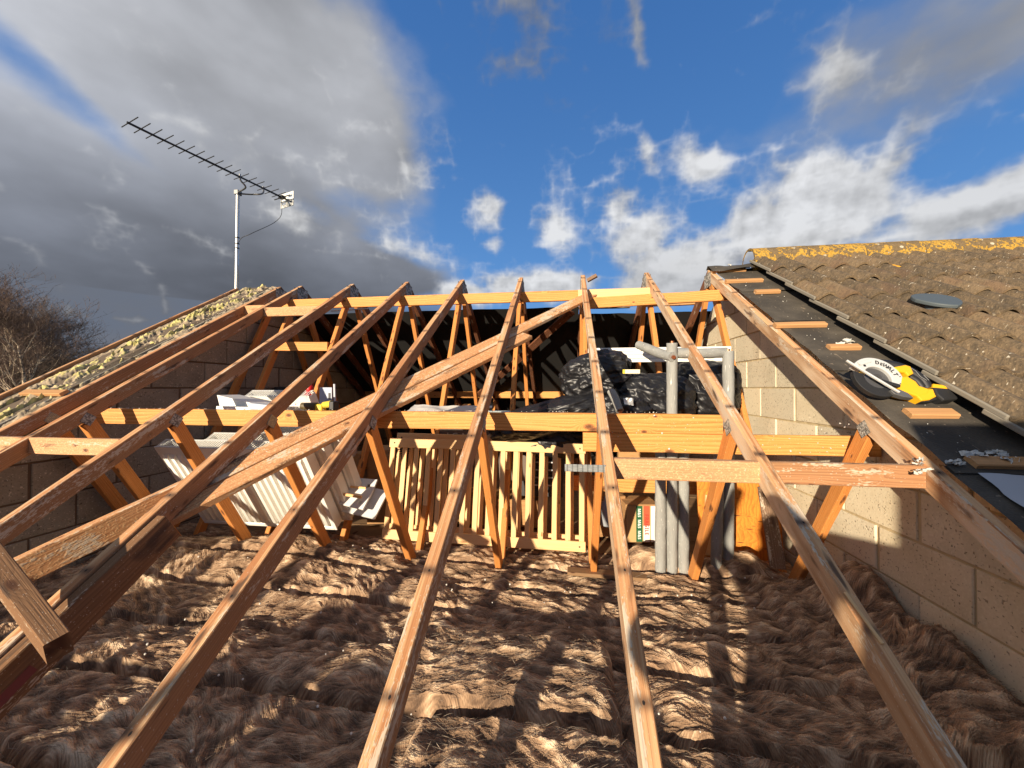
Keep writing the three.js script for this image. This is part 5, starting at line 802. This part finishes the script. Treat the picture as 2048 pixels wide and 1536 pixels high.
function tree(label, x, d, height, { birch = false, seed = 1, spread = 0.5, levels = 6, dense = 1, trunkR = 0.12, lean = 0, first = 0.3, droop = 0, twig } = {}) {
  const rnd = rng(seed * 991), t = thing('bare_tree', label, 'tree', V(x, GROUND, d), 'bare winter trees beyond the left gable'), wood = { trunk: [], branches: [], twigs: [] };
  const tri = (arr, a, b, ra, rb, n) => {
    const dir = b.clone().sub(a), l = dir.length(); if (l < 1e-4) return; dir.divideScalar(l);
    const s = Math.abs(dir.y) > 0.9 ? new THREE.Vector3(1, 0, 0) : new THREE.Vector3(0, 1, 0), u = dir.clone().cross(s).normalize(), v = dir.clone().cross(u);
    for (let i = 0; i < n; i++) { const p = [i, i + 1].map((k) => { const g = k / n * Math.PI * 2, c = Math.cos(g), q = Math.sin(g); return new THREE.Vector3().addScaledVector(u, c).addScaledVector(v, q); }); const A = a.clone().addScaledVector(p[0], ra), B = a.clone().addScaledVector(p[1], ra), C = b.clone().addScaledVector(p[1], rb), D = b.clone().addScaledVector(p[0], rb); for (const [w, k] of [[A, 0], [C, 2], [B, 1], [A, 0], [D, 3], [C, 2]]) arr.push([w, (i + (k === 1 || k === 2 ? 1 : 0)) / n, w.y * 0.25]); }
  };
  function grow(p, dir, len, r, lv) {
    const arr = lv === 0 ? wood.trunk : lv < 3 ? wood.branches : wood.twigs, n = lv === 0 ? 9 : lv < 2 ? 5 : 3, k = lv === 0 ? 9 : lv < 3 ? 4 : 2; let a = p.clone(), dd = dir.clone();
    for (let i = 0; i < k; i++) {
      dd.add(new THREE.Vector3((rnd() - 0.5) * 0.28, (rnd() - 0.5) * 0.2 + (lv ? 0.07 : 0.05) - (lv > 2 ? droop : 0), (rnd() - 0.5) * 0.28)).normalize();
      const b = a.clone().addScaledVector(dd, len / k), r0 = r * (1 - 0.75 * i / k), r1 = r * (1 - 0.75 * (i + 1) / k); tri(arr, a, b, r0, r1, n);
      const f = (i + 1) / k;
      if (lv < levels && (lv || f > first)) { const m = lv === 0 ? 2 : rnd() < 0.85 * dense ? 1 + (rnd() < 0.35 * dense) : 1; for (let j = 0; j < m; j++) { const az = rnd() * 6.283, out = new THREE.Vector3(Math.cos(az), 0, Math.sin(az)), nd = dd.clone().multiplyScalar(1 - spread * 0.6).addScaledVector(out, spread * (0.7 + 0.6 * rnd())).normalize(); grow(b, nd, len * (lv === 0 ? mix(0.42, 0.2, f) : 0.62) * (0.75 + 0.5 * rnd()), Math.max(0.010, r1 * 0.62), lv + 1); } }
      a = b;
    }
  }
  grow(V(x, GROUND - 0.1, d), new THREE.Vector3(lean, 1, 0).normalize(), height, trunkR, 0);
  const mk = (arr) => { const pos = [], uv = []; for (const [w, u, v] of arr) { pos.push(w.x, w.y, w.z); uv.push(u, v); } const g = new THREE.BufferGeometry(); g.setAttribute('position', new THREE.Float32BufferAttribute(pos, 3)); g.setAttribute('uv', new THREE.Float32BufferAttribute(uv, 2)); g.computeVertexNormals(); return g; };
  part(t, 'trunk', mk(wood.trunk), birch ? bark.birch : bark.brown); part(t, 'branches', mk(wood.branches), birch ? bark.birch : bark.brown); if (wood.twigs.length) part(t, 'twigs', mk(wood.twigs), twig ?? bark.twig);
  return t;
}
const TP = (px, dist) => { const r = ray(px, 776), l = dist / r[2]; return [r[0] * l, dist]; };
const plant = (label, px, dist, topPy, o) => { const [x, d] = TP(px, dist), r = ray(px, topPy), top = r[1] / r[2] * dist; tree(label, x, d, (top - GROUND) * 0.74, o); };
plant('tall birch with a white trunk at the left edge of the photo', 6, 26, 548, { birch: true, seed: 3, trunkR: 0.24, spread: 0.5, first: 0.45, lean: 0.01 });
plant('birch with a forked pale trunk, lower, right of the edge birch', 68, 24, 600, { birch: true, seed: 8, trunkR: 0.2, spread: 0.42, first: 0.35 });
plant('dense brown tree between and behind the two birches', 38, 30, 565, { seed: 5, trunkR: 0.18, spread: 0.6, first: 0.2, dense: 1.5, twig: bark.twig });
plant('spreading dark tree whose twigs reach right over the gable edge', 88, 33, 600, { seed: 13, trunkR: 0.2, spread: 0.66, first: 0.2, dense: 1.5, twig: bark.twig2 });
plant('small thin tree standing alone against the dark cloud', 181, 38, 642, { seed: 21, trunkR: 0.09, spread: 0.5, levels: 4, first: 0.3, dense: 0.7, twig: bark.twig2 });
plant('low bushy tree before the wood, near the gable edge', 128, 30, 680, { seed: 17, trunkR: 0.12, spread: 0.7, first: 0.15, twig: bark.twig2 });
plant('brown bushy tree at the far left, under the edge birch', -30, 33, 600, { seed: 27, trunkR: 0.14, spread: 0.7, first: 0.15, twig: bark.twig });
plant('little tree far off, just visible above the gable edge', 262, 60, 690, { seed: 33, trunkR: 0.12, spread: 0.6, levels: 5, first: 0.2, twig: bark.twig2 });
{ // the wood behind, one tangled mass of stems and twigs
  const g = new THREE.CylinderGeometry(0.02, 0.06, 1, 3), N = 26000, im = new THREE.InstancedMesh(g, bark.twig2, N), m4 = new THREE.Matrix4(), e = new THREE.Euler(), q = new THREE.Quaternion(), rnd = rng(4242);
  for (let i = 0; i < N; i++) { const px = mix(-320, 330, Math.pow(rnd(), 0.9)), dist = mix(34, 56, rnd()), [x, d] = TP(px, dist), hmax = 6.3 + dist * (776 - mix(775, 600, Math.pow(clamp((240 - px) / 260), 1.3))) / 770 * (0.7 + 0.5 * fb(px * 0.03, dist * 0.1, 991, 2)), y = GROUND + mix(4, hmax, Math.pow(rnd(), 0.85)), L = 0.9 + 2.2 * rnd(); e.set((rnd() - 0.5) * 1.7, rnd() * 6, (rnd() - 0.5) * 1.7); q.setFromEuler(e); m4.compose(new THREE.Vector3(x, y, -d), q, new THREE.Vector3(1, L, 1)); im.setMatrixAt(i, m4); }
  im.name = 'woodland'; im.castShadow = im.receiveShadow = true; tag(im, 'dark tangled woodland low behind the bare trees', 'woodland', null, 'stuff'); scene.add(im);
}

renderer.render(scene, camera);
